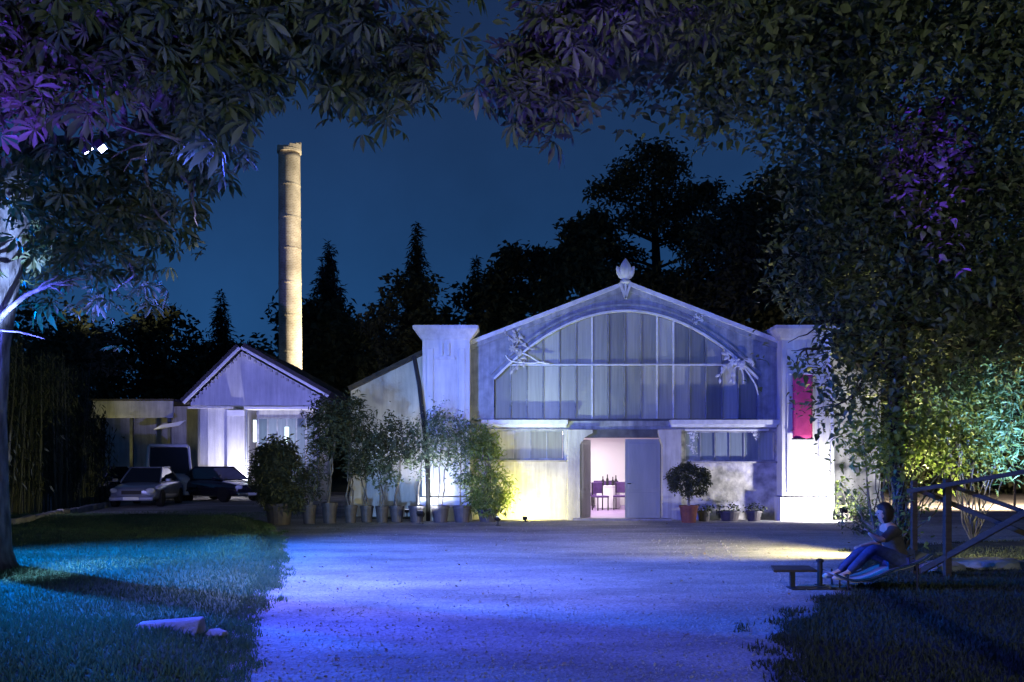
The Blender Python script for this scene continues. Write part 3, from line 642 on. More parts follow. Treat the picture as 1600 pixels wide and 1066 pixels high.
# inside the open door: floor, walls, ceiling, lamps
mb = HMB(); mb.box(X(735), X(1220), HD+.31, HD+9, .0, .012); mb.build('interior_floor', M['interior_floor'])
mb = HMB(); a, b = X(735)+.1, X(1220)-.1
mb.box(a, b, HD+8, HD+8.2, .012, 3.6); mb.box(a-.1, a, HD+.3, HD+8.2, .012, 4.8); mb.box(b, b+.1, HD+.3, HD+8.2, .012, 4.8); mb.build('interior_wall', M['interior'])
mb = HMB(); mb.box(a, b, HD+.4, HD+8, 2.62, 2.7); mb.build('ceiling', M['interior'])
EM = mat('lit_ceiling_panel', (.9, .9, .9), None, emit=(1.0, .93, .97), estr=6.5)
for i in range(3):
    o = MB(); o.box(-.9, .9, -.3, .3, -.04, 0); q = o.build('ceiling_lamp', EM, hall); q.location = (-.7, 1.8+2.3*i, 2.6)
# side walls of the hall
mb = HMB(); mb.box(xl, xl+.2, HD+.36, HD+18, 2.8, zev-.1); mb.box(xr_-.2, xr_, HD+.36, HD+18, 2.8, zev-.1); mb.build('side_wall', M['plaster'])
# banner
bn = empty('banner', (X(1252, PD), PD-.12, 0), label='long crimson banner hanging on the bright right pillar', cat='banner')
w = (1268-1237)*sp_; zt, zb2 = CH+(HY-586)*sp_, CH+(HY-686)*sp_
mb = MB(); nx, nz = 6, 16; vs = [(-w/2+w*i/nx, .018*math.sin(i*1.1+j*.25), zb2+(zt-zb2)*j/nz) for j in range(nz+1) for i in range(nx+1)]
fs = [(j*(nx+1)+i, j*(nx+1)+i+1, (j+1)*(nx+1)+i+1, (j+1)*(nx+1)+i) for j in range(nz) for i in range(nx)]
mb.add(vs, fs); o = mb.build('cloth', M['banner'], bn, smooth=True, recalc=False); so = o.modifiers.new('t', 'SOLIDIFY'); so.thickness = .006
mb = MB(); mb.tube([(-w/2-.1, .0, zt+.02), (w/2+.06, 0, zt+.02)], .022, 8); mb.build('top_rod', M['white'], bn)
mb = MB(); mb.tube([(-w/2-.02, 0, zb2), (w/2+.02, 0, zb2)], .02, 8); mb.build('bottom_rod', M['black'], bn)

# things inside the doorway: chairs and a table
def chair(loc, rz, label):
    c = empty('chair', loc, rz, label, 'chair', 'chairs inside the hall')
    mb = MB(); mb.box(-.22, .22, -.22, .22, .42, .48); o = mb.build('seat', M['purple'], c); bevel(o, .02)
    mb = MB(); mb.box(-.22, .22, .19, .23, .55, .92); o = mb.build('backrest', M['purple'], c); bevel(o, .02)
    for a in (-.19, .19):
        for b in (-.19, .19):
            mb = MB(); mb.box(a-.015, a+.015, b-.015, b+.015, 0, .42 if b < 0 else .9); mb.build('leg', M['black'], c)
    return c
cx = X(948, 30)
chair((cx-.30, 29.2, .012), .4, 'purple chair in the doorway, nearest the open door leaf')
chair((cx+.42, 29.6, .012), -.3, 'purple chair in the doorway, right of the white table')
chair((cx+.05, 31.3, .012), 2.9, 'purple chair behind the white table in the hall')
chair((cx-.10, 32.0, .012), 3.3, 'purple chair at the back of the hall seen through the door, left one')
chair((cx+.45, 32.1, .012), 2.9, 'purple chair at the back of the hall seen through the door, right one')
chair((cx-.48, 30.6, .012), 1.9, 'purple chair turned sideways beside the white table in the hall')
t = empty('table', (cx+.08, 30.3, .012), 0, 'white clothed round table glimpsed through the open door', 'table')
mb = MB(); mb.lathe([(.42, .02), (.40, .4), (.38, .74), (.4, .76), (.4, .78)], 20); mb.build('tablecloth', M['table'], t)
for i, (dx, h) in enumerate(((-.18, .32), (-.02, .38), (.16, .30), (.27, .35))):
    mb = MB(); mb.lathe([(.045, 0), (.045, h*.55), (.018, h*.72), (.018, h)], 10); o = mb.build('bottle', M['black'], loc=(cx+.08+dx, 30.3+.05*(i % 2), .793)); tag(o, ('leftmost of the four dark bottles on the white table in the hall', 'second dark bottle from the left on the white table in the hall', 'third dark bottle from the left on the white table in the hall', 'rightmost of the four dark bottles on the white table in the hall')[i], 'bottle', 'bottles on the hall table')

# ================================================================ SMALL HOUSE
D2 = 40.0; hs = empty('small_gabled_house', (X(380, D2), D2, 0), label='small violet-lit gabled house with glazed porch left of the hall', cat='building'); SO = Vector(hs.location)
class SMB(MB):
    def build(s_, name, m=None, parent=hs, **k):
        s_.v = [(a-SO.x, b-SO.y, c) for a, b, c in s_.v]; return MB.build(s_, name, m, parent, **k)
x2 = lambda p: X(p, D2); z2 = lambda p: Z(p, D2)
mb = SMB(); mb.prism_xz([(x2(298), z2(634)), (x2(500), z2(634)), (x2(500), z2(618)), (x2(378), z2(549)), (x2(298), z2(629))], D2, D2+9); mb.build('gable_wall', M['plaster_white'])
for a, b, n_ in (((378, 546), (291, 632), 'roof'), ((378, 546), (514, 622), 'roof')):
    A = Vector((x2(a[0]), 0, z2(a[1]))); B = Vector((x2(b[0]), 0, z2(b[1]))); d = B-A; n = Vector((-d.z, 0, d.x)).normalized(); n = n if n.z > 0 else -n
    q = [A, B, B+n*.12, A+n*.12]; mb = SMB(); mb.prism_xz([(p.x, p.z) for p in q], D2-.25-(.004 if b[0] > 400 else 0), D2-.2); mb.build('bargeboard', M['white'])
    q = [A+n*.02, B+n*.02, B+n*.3, A+n*.3]; mb = SMB(); mb.prism_xz([(p.x, p.z) for p in q], D2-.198, D2+9); r = mb.build('roof', M['roof'])
for i in range(13):                                 # dentils under the verge
    for a, b in (((378, 553), (300, 628)), ((378, 553), (488, 615))):
        t = (i+.5)/13; p = (a[0]+(b[0]-a[0])*t, a[1]+(b[1]-a[1])*t); mb = SMB(); mb.box(x2(p[0])-.05, x2(p[0])+.05, D2-.12, D2-.002, z2(p[1])-.07, z2(p[1])+.05); mb.build('bracket', M['plaster'])
mb = SMB(); mb.box(x2(296), x2(366), D2-.25, D2-.002, z2(639), z2(635.5)); mb.build('ledge', M['plaster_white'])
mb = SMB(); mb.box(x2(384), x2(500), D2-.3, D2+.6, z2(640), z2(636)); mb.build('porch_roof', M['white'])
mb = SMB(); mb.box(x2(356), x2(383), D2-.12, D2-.003, z2(650), z2(641)); mb.build('cornice', M['white'])
# rounded corner wall and pier
mb = SMB(); mb.prism_xy([(x2(300), D2+9), (x2(300), D2+1.1), (x2(303), D2+.5), (x2(311), D2+.15), (x2(325), D2), (x2(356), D2), (x2(356), D2+9)], 0, z2(634)-.004); mb.build('corner_wall', M['plaster_white'])
mb = SMB(); mb.box(x2(356)+.002, x2(383), D2-.1, D2+.6, 0, z2(650)-.004); mb.build('corner_pier', M['plaster_white'])
mb = SMB(); mb.box(x2(383), x2(500), D2+1.8, D2+2, 0, z2(634)-.004); mb.build('porch_wall', M['plaster'])
mb = SMB(); mb.box(x2(385), x2(482), D2+1.68, D2+1.74, .55, z2(650)); w_ = mb.build('porch_window', M['paint'])
for i in range(6):
    a = x2(387)+(x2(480)-x2(387))*i/6; b = x2(387)+(x2(480)-x2(387))*(i+1)/6
    mb = SMB(); mb.box(a+.04, b-.04, D2+1.66, D2+1.679, .62, z2(652)); mb.build('pane', M['glass_dark'], parent=w_)
mb = SMB(); mb.box(x2(384.5), x2(387.5), D2-.1, D2-.02, 0, z2(641)); mb.build('porch_post', M['paint'])
mb = SMB(); mb.box(x2(496), x2(500), D2-.1, D2-.02, 0, z2(641)); mb.build('porch_post', M['paint'])
TL = mat('lit_tube', (.9, .9, .9), None, emit=(.55, .9, .85), estr=1.5)
mb = SMB(); mb.box(x2(386.5), x2(391), D2+.9, D2+.98, z2(690), z2(655)); mb.build('tube_lamp', TL)
mb = SMB(); mb.box(x2(437), x2(443), D2+.9, D2+.98, z2(692), z2(666)); mb.build('tube_lamp', TL)

# low flat-roofed carport with the yellow fascia
D3 = 44.0; cp = empty('carport', (X(240, D3), D3, 0), label='low flat-roofed carport with yellow-lit fascia behind the parked cars', cat='carport'); CO = Vector(cp.location)
class CMB(MB):
    def build(s_, name, m=None, parent=cp, **k):
        s_.v = [(a-CO.x, b-CO.y, c) for a, b, c in s_.v]; return MB.build(s_, name, m, parent, **k)
x3 = lambda p: X(p, D3); z3 = lambda p: Z(p, D3)
mb = CMB(); mb.box(x3(180), x3(300), D3-2.5, D3-2.38, z3(657), z3(632)); mb.build('fascia', M['plaster'])
mb = CMB(); mb.box(x3(176), x3(302), D3-2.55, D3+4, z3(631.8), z3(629)); mb.build('roof', M['roof'])
mb = CMB(); mb.box(x3(150), x3(300), D3+1, D3+1.2, 0, z3(633)); mb.build('rear_wall', M['plaster'])
for p in (186, 236, 292):
    mb = CMB(); mb.box(x3(p)-.07, x3(p)+.07, D3-2.3, D3-2.16, 0, z3(633)); mb.build('post', M['paint_dark'])
mb = CMB(); mb.add([P(240, 671, 41), P(252, 664, 41), P(290, 657, 41), P(280, 665, 41), P(240, 672, 42), P(252, 665, 42), P(290, 658, 42), P(280, 666, 42)], [(0, 1, 2, 3), (7, 6, 5, 4), (0, 4, 5, 1), (1, 5, 6, 2), (2, 6, 7, 3), (3, 7, 4, 0)]); mb.build('awning', M['white'])

# ================================================================ CHIMNEY
D4 = 60.0; s4 = sc(D4); cb = GD(455, D4)
ch = empty('factory_chimney', tuple(cb), label='tall round brick factory chimney lit warm yellow from the right', cat='chimney')
H = Z(240, D4); top_dx = (452-455)*s4
def chim(mb, z0, z1, r0, r1, n=28, rows=20):
    prof = [(r0+(r1-r0)*i/rows, z0+(z1-z0)*i/rows) for i in range(rows+1)]; b0 = len(mb.v); mb.lathe(prof, n); mb.v[b0:] = [(x+top_dx*z/H, y, z) for x, y, z in mb.v[b0:]]
mb = MB(); chim(mb, 0, H, .80, .72, rows=60); mb.build('shaft', M['chimney'], ch, smooth=True)
for k, z in enumerate((6.5, 9.0, 11.4, 13.6, 15.9, 18.0, 20.2)):
    mb = MB(); r = .80-.08*z/H+.02; chim(mb, z, z+.10, r, r, rows=1); mb.build('iron_band', M['chimney'], ch)
# broken brick rim: single bricks left standing
mb = MB(); chim(mb, H, H+.18, .80, .82, rows=1); mb.build('rim', M['chimney'], ch)
for k in range(22):
    a = 2*PI*k/22; h = .16+.30*max(0, math.cos(a-.2))+random.uniform(-.08, .12)
    if math.cos(a-2.6) > .75: h = .08
    mb = MB(); mb.box(-.115, .115, -.09, .09, 0, h); o = mb.build('brick', M['chimney'], ch); o.location = (top_dx+.70*math.cos(a), .70*math.sin(a), H+.182); o.rotation_euler = (0, 0, a+PI/2)

# ================================================================ FLOODLIGHTS AND ADDED FILLS (fixture + spot inside)
LBL = {
 'tree_blue_a': 'blazing floodlight clamped in the left tree, the smaller left one', 'tree_blue_b': 'blazing floodlight clamped in the left tree, the right one',
 'facade_blue': 'blue floodlight on a tall mast aimed at the hall gable', 'facade_blue_low': 'low blue floodlight in the lawn aimed at the hall',
 'bay_warm': 'small yellow ground floodlight at the wall behind the last potted bamboo', 'gable_white': 'small ground floodlight in front of the last potted bamboo aimed up at the gable glass',
 'right_pillar_white': 'bright white ground floodlight at the foot of the banner pillar', 'left_pillar_white': 'bright ground floodlight behind the pots at the left pillar',
 'wing_white': 'ground floodlight behind the pots aimed at the sloping wing wall', 'house_white': 'bright ground floodlight at the corner of the small gabled house',
 'house_violet': 'violet floodlight on a short pole aimed at the small gabled house', 'carport_yellow': 'yellow floodlight under the carport fascia',
 'chimney_warm': 'warm floodlight on a post aimed up at the brick chimney', 'lawn_teal': 'teal floodlight on a pole over the left lawn',
 'trunk_uplight': 'pale blue uplight in the grass at the left tree trunk', 'canopy_violet_left': 'violet uplight in the lawn under the left canopy',
 'canopy_violet_right': 'violet uplight in the grass under the right tree', 'canopy_violet_top': 'violet uplight at the gravel edge in front of the camera',
 'canopy_fill': 'added pale fill light behind the camera aimed into the trees', 'path_warm': 'orange path lantern on a post beyond the right tree',
 'gravel_yellow': 'yellow ground floodlight behind the lounger raking across the gravel',
 'canopy_blue': 'dim blue uplight in the gravel below the left canopy', 'car_fill_lavender': 'added lavender fill light beside the bamboo hedge aimed at the parked cars',
 'shrub_yellow': 'yellow ground floodlight hidden behind the seated person', 'foliage_teal': 'teal ground floodlight behind the wooden railing'}
HOUS = M['black']
for k, (pos, aim, col, watt, cone, blend, rad) in LAMPS.items():
    p = Vector(pos); d = (Vector(aim)-p).normalized(); sz = .06 if p.z < .3 else .09 if p.z < 1 else .2
    if 'tree_blue' in k: sz = .062
    f = empty('floodlight', pos, 0, LBL[k], 'floodlight'); q = d.to_track_quat('-Z', 'Y'); R3 = q.to_matrix()
    em = mat('lit_lens_'+k, (.8, .8, .8), None, emit=tuple(.35+.65*c for c in col) if 'tree' in k else col, estr=(30 if 'tree_blue' in k else 1.5))
    mb = MB(); mb.box(-sz, sz, -sz*.75, sz*.75, 0, sz*.9); [mb.box(-sz*.9+i*sz*.45, -sz*.8+i*sz*.45, -sz*.7, sz*.7, sz*.9, sz*1.15) for i in range(5)]
    o = mb.build('housing', HOUS, f); o.rotation_euler = q.to_euler()
    mb = MB(); mb.box(-sz*.88, sz*.88, -sz*.62, sz*.62, -.012, -.002); o = mb.build('lens', em, f); o.rotation_euler = q.to_euler()
    if 'tree' in k:
        mb = MB(); mb.tube([(0, 0, .02), (-.05, .1, .25), (-.25, .15, .42)], .018, 6); mb.build('bracket', HOUS, f)
    elif p.z < .9:
        mb = MB(); mb.tube([(0, 0, -p.z), (0, 0, 0)], .018, 6); mb.lathe([(.07, -p.z), (.07, -p.z+.02)], 10); mb.build('bracket', HOUS, f)
    else:
        mb = MB(); mb.tube([(0, .0, -p.z), (0, 0, .02)], .04, 8); mb.lathe([(.15, -p.z), (.15, -p.z+.03)], 12); mb.build('pole', HOUS, f)
    l = bpy.data.lights.new('spot_'+k, 'SPOT'); l.color = col; l.energy = watt; l.spot_size = math.radians(cone); l.spot_blend = blend; l.shadow_soft_size = rad
    lo = bpy.data.objects.new('spot', l); COL.objects.link(lo); lo.parent = f; lo.location = d*(rad+.05); lo.rotation_euler = q.to_euler()
il = bpy.data.lights.new('hall_light', 'AREA'); il.shape = 'RECTANGLE'; il.size = 4; il.size_y = 5; il.energy = 330; il.color = (1, .92, .97)
ilo = bpy.data.objects.new('hall_light', il); COL.objects.link(ilo); ilo.parent = hall; ilo.location = (-.8, 4.2, 2.55)

# ================================================================ FAR TREES
def tree_far(name, px, top, D, wpx, label, kind='broad', base_z=0, n=None, low=None):
    c = GD(px, D); h = Z(top, D); w = wpx*sc(D)/2; t = empty(name, tuple(c), 0, label, 'tree', 'dark trees behind the buildings')
    mb = MB(); th = h*(.9 if kind != 'broad' else .6)
    mb.tube([(0, 0, 0), (.02*h, 0, th*.5), (0, 0, th)], [.035*h*.8, .02*h, .006*h], 8); mb.build('trunk', M['bark_dark'], t, smooth=True)
    pts = []; R = None
    if kind == 'conifer':
        nl = int(h*2.4); P_ = []; z0 = (low or .12)*h
        for i in range(nl):
            tt = i/nl; z = z0+(h-z0)*tt; r = w*(1-tt)**.85*(.75+.5*random.random())+.08
            for k in range(max(4, int(11*(1-tt))+4)):
                a = random.random()*2*PI; m = max(4, int(r*16)); q = np.linspace(.1, 1, m)
                P_.append(np.stack([math.cos(a)*q*r, math.sin(a)*q*r, z-q*r*.28+rng.normal(size=m)*.08], 1))
        pts = np.concatenate(P_); pts += rng.normal(size=pts.shape)*.06*w/2; size = .35+.25*rng.random(len(pts)); size *= D/65
        me = leaf_mesh('crown', pts, size, NARROW, M['needle'], up=.6)
    elif kind == 'cedar':
        P_ = []; kk = sc(D)
        for (bx, by, bw, bh_) in ((1010, 262, 40, 22), (975, 275, 30, 12), (1050, 268, 30, 16), (1075, 330, 40, 14), (1010, 335, 40, 12), (1040, 300, 46, 14), (985, 285, 40, 14), (1045, 280, 38, 16), (1085, 305, 26, 10), (950, 300, 28, 8), (1000, 312, 50, 14), (1060, 325, 42, 12), (940, 340, 22, 6), (965, 350, 40, 10), (1085, 350, 34, 9),
                                 (1000, 362, 30, 9), (1055, 372, 26, 10), (950, 385, 36, 12), (1090, 390, 30, 16), (1020, 245, 24, 10), (985, 405, 34, 12), (1110, 300, 16, 6)):
            cc_ = P(bx, by, D)-Vector(c); dy = random.uniform(-1.6, 1.6)
            if by > 275:
                mb = MB(); mb.tube(wander((0, 0, cc_.z-abs(cc_.x)*.35-.3), (cc_.x, dy, cc_.z-.2), 4, .12), [.13, .11, .08, .06, .03], 5); mb.build('limb', M['bark_dark'], t)
            for j in range(7):
                o_ = np.array([cc_.x+random.uniform(-.8, .8)*bw*kk, dy+random.uniform(-1.2, 1.2), cc_.z+random.uniform(-.6, .6)*bh_*kk]); P_.append(o_+rng.normal(size=(56, 3))*np.array([bw*kk*.32, .7, bh_*kk*.3+.08]))
        pts = np.concatenate(P_); size = .30+.22*rng.random(len(pts))
        me = leaf_mesh('crown', pts, size, FARLEAF, M['needle'], up=.6)
    else:
        n = n or 60; cz = h*.58; rz = h*.42
        p1, cc = clumped((0, 0, cz), (w, w*.8, rz), n, 120, w*.13, .35)
        p2, _ = clumped((0, 0, h*.32), (w*.95, w*.8, h*.3), n//2, 90, w*.16, .2)
        p3_, _ = clumped((0, 0, h*.3), (w*.85, w*.5, h*.3), 30, 60, w*.12, .0)
        pts = np.concatenate([p1, p2, p3_]); pts = pts[(pts[:, 2] < h*1.01) & (pts[:, 2] > .1)]; size = (.30+.35*rng.random(len(pts)))*D/60
        me = leaf_mesh('crown', pts, size, FARLEAF, M['leaf_far'], up=.2)
    link('crown', me, t, kind='stuff')
    return t
tree_far('broad_tree', 60, 520, 52, 260, 'dark broad tree behind the bamboo hedge at the far left')
tree_far('broad_tree', 20, 440, 60, 240, 'tallest dark tree at the left edge behind the white branch')
tree_far('broad_tree', 228, 478, 72, 190, 'dark round tree above the carport roof')
tree_far('conifer_tree', 345, 452, 74, 85, 'small pointed conifer above the left eave of the small house', 'conifer', low=.3)
tree_far('broad_tree', 345, 540, 80, 230, 'low dark tree directly behind the small house gable')
tree_far('conifer_tree', 512, 378, 92, 130, 'ragged open conifer just right of the brick chimney', 'conifer', low=.25)
tree_far('broad_tree', 500, 470, 88, 200, 'dark bushy tree below the ragged conifer by the chimney')
tree_far('broad_tree', 648, 425, 68, 155, 'dark round tree under the sharp conifer tip, behind the left pillar')
tree_far('conifer_tree', 651, 345, 72, 90, 'sharp pointed conifer standing over the round tree left of centre', 'conifer', low=.35)
tree_far('broad_tree', 570, 505, 75, 220, 'low dark tree behind the sloping wing wall')
tree_far('conifer_tree', 744, 400, 80, 46, 'thin dark spire between two round trees left of the gable', 'conifer', low=.3)
tree_far('broad_tree', 742, 440, 76, 180, 'dark tree filling the dip left of the hall gable')
tree_far('broad_tree', 825, 382, 66, 160, 'dark rounded tree above the left slope of the gable', n=110)
tree_far('broad_tree', 912, 335, 62, 140, 'dark tree just left of the flat-topped cedar', n=110)
tree_far('cedar_tree', 1020, 232, 62, 190, 'tall flat-topped cedar with bare trunk behind the gable', 'cedar')
tree_far('broad_tree', 1010, 425, 58, 250, 'dark tree mass below the flat-topped cedar', n=170)
tree_far('broad_tree', 1150, 310, 56, 210, 'large dark tree right of the cedar', n=170)
tree_far('broad_tree', 1225, 235, 54, 190, 'tallest dark tree behind the right slope of the gable', n=200)
tree_far('broad_tree', 1400, 240, 50, 330, 'dark tree behind the right-hand foliage', n=220)
tree_far('broad_tree', 1580, 260, 48, 300, 'dark tree at the right edge behind the foliage', n=200)
tree_far('broad_tree', 1500, 540, 46, 420, 'low dark bush mass behind the wooden railing', n=120)

# ================================================================ BAMBOO HEDGE (left)
bh = empty('bamboo_hedge', tuple(GD(80, 27)), 0, 'tall dark bamboo hedge along the left side of the lawn', 'hedge'); B0 = Vector(bh.location)
stems = []; lp = []; lsz = []
proto = None
for i in range(170):
    t = random.random(); x = -13.5-t*1.8+random.uniform(-.45, .35); y = 21.6+t*11+random.uniform(-.5, .5); h = 5.0-.7*t+random.uniform(-.9, .6)
    if t > .9: h *= .75
    if proto is None:
        mb = MB(); mb.tube([(0, 0, 0), (.01, 0, .5), (.05, .02, 1)], [.026, .022, .006], 6)
        for k in range(9): mb.lathe([(.03, .1*k+.05), (.03, .1*k+.054)], 6)
        proto = mb.build('cane', M['bamboo'], bh); o = proto
    else: o = proto.copy(); COL.objects.link(o)
    o.location = (x-B0.x, y-B0.y, 0); o.scale = (1.2, 1.2, h); o.rotation_euler = (random.uniform(-.05, .05), random.uniform(-.05, .07), random.random()*6)
    m = 70; q = rng.random(m)**.7; zz = h*(.12+.88*q)
    lp.append(np.stack([x-B0.x+rng.normal(size=m)*.22, y-B0.y+rng.normal(size=m)*.22, zz], 1))
lp = np.concatenate(lp); Rh = rotmats(len(lp), 0); 
Rh[:, 2, 1] = -np.abs(Rh[:, 2, 1])-.6; Rh[:, :, 1] /= np.linalg.norm(Rh[:, :, 1], axis=1)[:, None]
link('foliage', leaf_mesh('foliage', lp, .14+.13*rng.random(len(lp)), NARROW, M['leaf_far'], R=Rh), bh, kind='stuff')

# ================================================================ NEAR TREES
def branch_mesh(mb, a, b, r0, r1, n=7, amp=.18, sag=0): 
    pts = wander(a, b, n, amp, sag); mb.tube(pts, [r0+(r1-r0)*i/n for i in range(n+1)], 7); return pts
def near_tree(name, base, label, trunk_pts, trunk_r, blobs, tmpl, size, leafmat, per, spread, ncl_k, keep=300, fork=None, minD=3.0, bark='bark'):
    t = empty(name, base, 0, label, 'tree'); B = Vector(base)
    mb = MB(); mb.tube([Vector(p)-B for p in trunk_pts], trunk_r, 14); mb.build('trunk', M[bark], t, smooth=True)
    allp = []
    fk = [Vector(p) for p in (fork or [trunk_pts[-1]])]
    for (px, py, rx_, ry_, D, dn) in blobs:
        c = P(px, py, D); k = sc(D); r = (rx_*k, max(.5, (rx_+ry_)/2*k*.9), ry_*k)
        n = max(3, int(ncl_k*dn*rx_*ry_/1000)); p, cc = clumped(tuple(c), r, n, per, spread)
        allp.append(p)
        f = min(fk, key=lambda q: (q-c).length); mb = MB(); branch_mesh(mb, f-B, c-B, .055, .018, 8, .22); lb = mb.build('limb', M[bark], t, smooth=True)
        mb = MB()
        for q in cc[:max(3, n//2)]: branch_mesh(mb, c-B, Vector(q)-B, .016, .005, 4, .3, .03)
        mb.build('twig', M[bark], parent=t)
    p = np.concatenate(allp); p = p[(p[:, 2] > .25) & (p[:, 1] > minD) & keep_clear(p)]
    u = 800+p[:, 0]/p[:, 1]*F; v = HY-(p[:, 2]-CH)/p[:, 1]*F; p = p[~((u > 405) & (u < 500) & (v > 172) & (v < 420)) & ~((u > 1195) & (u < 1232) & (v > 480) & (v < 800)) & ~((u > 1195) & (u < 1275) & (v > 498) & (v < 552)) & ~((u > 340) & (u < 520) & (v > 300) & (v < 500)) & ~((u > 505) & (u < 1180) & (v > 235) & (v < 500))]
    sz = size*(.45+.8*rng.random(len(p)))
    R = rotmats(len(p), .55)
    # the largest in view become single leaves, the rest one crown
    D_ = p[:, 1]; u = 800+p[:, 0]/D_*F; v = HY-(p[:, 2]-CH)/D_*F
    vis = (u > 0) & (u < 1600) & (v > 0) & (v < 1066); key = np.where(vis, sz/D_, 0); idx = np.argsort(-key)[:keep]; rest = np.ones(len(p), bool); rest[idx] = False
    link('crown', leaf_mesh('crown', p[rest]-np.array(base), sz[rest], tmpl, leafmat, R=R[rest]), t, kind='stuff')
    shapes = []
    for cu in (0, .25, .5, .8, -.2):
        V = tmpl[0].copy(); V[:, 2] -= cu*(V[:, 0]**2+V[:, 1]**2); V[:, 0] *= random.uniform(.75, 1.2); V[:, 2] += .06*V[:, 0]*(1 if cu > .3 else -1)
        shapes.append(leaf_mesh('leaf', np.zeros((1, 3)), [1.0], (V, tmpl[1]), leafmat, R=np.eye(3)[None]))
    for i in idx:
        o = link('leaf', random.choice(shapes), t); q = p[i]-np.array(base)
        m = Matrix(R[i].tolist()).to_4x4()*1.0; m = Matrix.Translation(Vector(q)) @ m @ Matrix.Scale(sz[i], 4); o.matrix_local = m
    return t
lt = (-7.12, 12.1, 0)
LB = [(60, 70, 120, 90, 8.5, 1.1), (190, 110, 130, 90, 9, 1), (40, 190, 90, 60, 9.5, 1), (250, 210, 120, 80, 10, 1), (150, 330, 150, 70, 11.5, .8), (90, 410, 110, 50, 12.5, .7), (330, 90, 110, 80, 8.5, .85), (295, 225, 75, 55, 11.5, .7),
      (450, 35, 110, 55, 9, .75), (580, 60, 90, 60, 9.5, .8), (610, 105, 75, 50, 10, .9), (520, 95, 90, 35, 10, .6), (380, 110, 50, 50, 9.5, .5), (250, 340, 80, 60, 11, .5), (210, 430, 60, 50, 12, .22), (300, 310, 60, 50, 11, .35), (20, 330, 60, 80, 13.6, .8),
      (440, -60, 180, 70, 8, .6), (120, -60, 220, 80, 7.5, .6), (-120, 160, 140, 160, 10, .4), (-100, 400, 100, 120, 12.5, .4)]
tp = [P(-30, 905, 12.1), P(-27, 860, 12.1), P(-25, 760, 12.1), P(-24, 640, 12.1), P(-20, 540, 12.1), P(-8, 450, 12.1), P(10, 370, 12.1), P(30, 290, 12.1), P(54, 215, 12.1)]
tree_l = near_tree('chestnut_tree', lt, 'big leaning chestnut tree at the left edge with blue-lit trunk', tp, [.52, .36, .30, .27, .28, .29, .27, .20, .14], LB, PALM, .23, M['leaf_chestnut'], 18, .26, 2.2, fork=[tp[-1], P(70, 120, 11), P(150, 60, 10)])
mb = MB(); Bv = Vector(lt)
for a, b, r0, r1 in ((P(54, 218, 12.1), P(70, 120, 11), .13, .08), (P(70, 120, 11), P(150, 60, 10), .08, .05), (P(54, 218, 12.1), P(150, 222, 11.6), .07, .05), (P(54, 215, 12.1), P(24, 158, 12.0), .06, .03), (P(150, 222, 11.6), P(300, 150, 10), .05, .03), (P(265, 92, 9.2), P(318, 130, 9), .02, .012), (P(150, 60, 10), P(450, -40, 9), .05, .03)):
    branch_mesh(mb, a-Bv, b-Bv, r0, r1, 6, .12)
mb.build('limb', M['bark'], tree_l, smooth=True)
mb = MB(); mb.tube([p-Bv for p in [P(-20, 520, 11.9), P(10, 487, 11.7), P(40, 462, 11.5), P(80, 445, 11.3), P(115, 445, 11.2)]], [.05, .035, .03, .02, .012], 7)
for a, b in ((P(80, 445, 11.3), P(140, 436, 11)), (P(80, 445, 11.3), P(100, 460, 11)), (P(60, 452, 11.4), P(90, 430, 11.1)), (P(-10, 515, 11.8), P(70, 530, 11.3))): branch_mesh(mb, a-Bv, b-Bv, .016, .006, 4, .2)
mb.build('limb', M['bark'], tree_l, smooth=True, label='bare pale branch reaching right')

rt = (6.25, 13.7, 0)
RBL = [(930, 70, 90, 60, 8.5, .7), (1020, 60, 90, 60, 9, .9), (1120, 50, 90, 60, 9, 1), (1230, 60, 100, 60, 9.5, 1), (1350, 60, 110, 70, 9.5, 1), (1480, 60, 120, 80, 10, 1), (1590, 90, 80, 100, 10, 1),
       (1130, 130, 80, 45, 10, .9), (1180, 165, 60, 35, 10.5, .7), (1290, 160, 90, 60, 11, .75), (1400, 200, 100, 80, 11.5, 1), (1540, 240, 110, 90, 12, 1), (1285, 250, 75, 55, 12, 1),
       (1350, 320, 110, 80, 12.5, 1.1), (1500, 370, 120, 90, 12.5, 1), (1590, 470, 80, 120, 13, 1), (1270, 400, 70, 80, 13, .9), (1400, 440, 110, 90, 13, 1), (1300, 500, 80, 70, 13, 1),
       (1490, 500, 100, 50, 14, .8), (1390, 570, 100, 60, 13.2, 1), (1330, 620, 60, 50, 13, .9), (1610, 560, 40, 60, 14, .8), (1260, 545, 30, 45, 12.6, .6), (1000, -50, 220, 60, 8, .5), (1400, -60, 260, 80, 8.5, .6), (1700, 300, 120, 300, 12, .35)]
tr = [P(1412, 893, 13.7), P(1410, 830, 13.7), P(1402, 740, 13.6), P(1398, 650, 13.4), P(1405, 500, 13.2), P(1425, 380, 12.8), P(1440, 270, 12.3), P(1465, 160, 12)]
tree_r = near_tree('maple_tree', rt, 'large leafy tree on the right hanging over the banner pillar', tr, [.16, .11, .10, .10, .11, .12, .13, .10], RBL, LEAF, .125, M['leaf_near'], 60, .26, 3.6, fork=[tr[-1], tr[-2], tr[-3], tr[-4], P(1250, 40, 10.5)], bark='bark_dark')
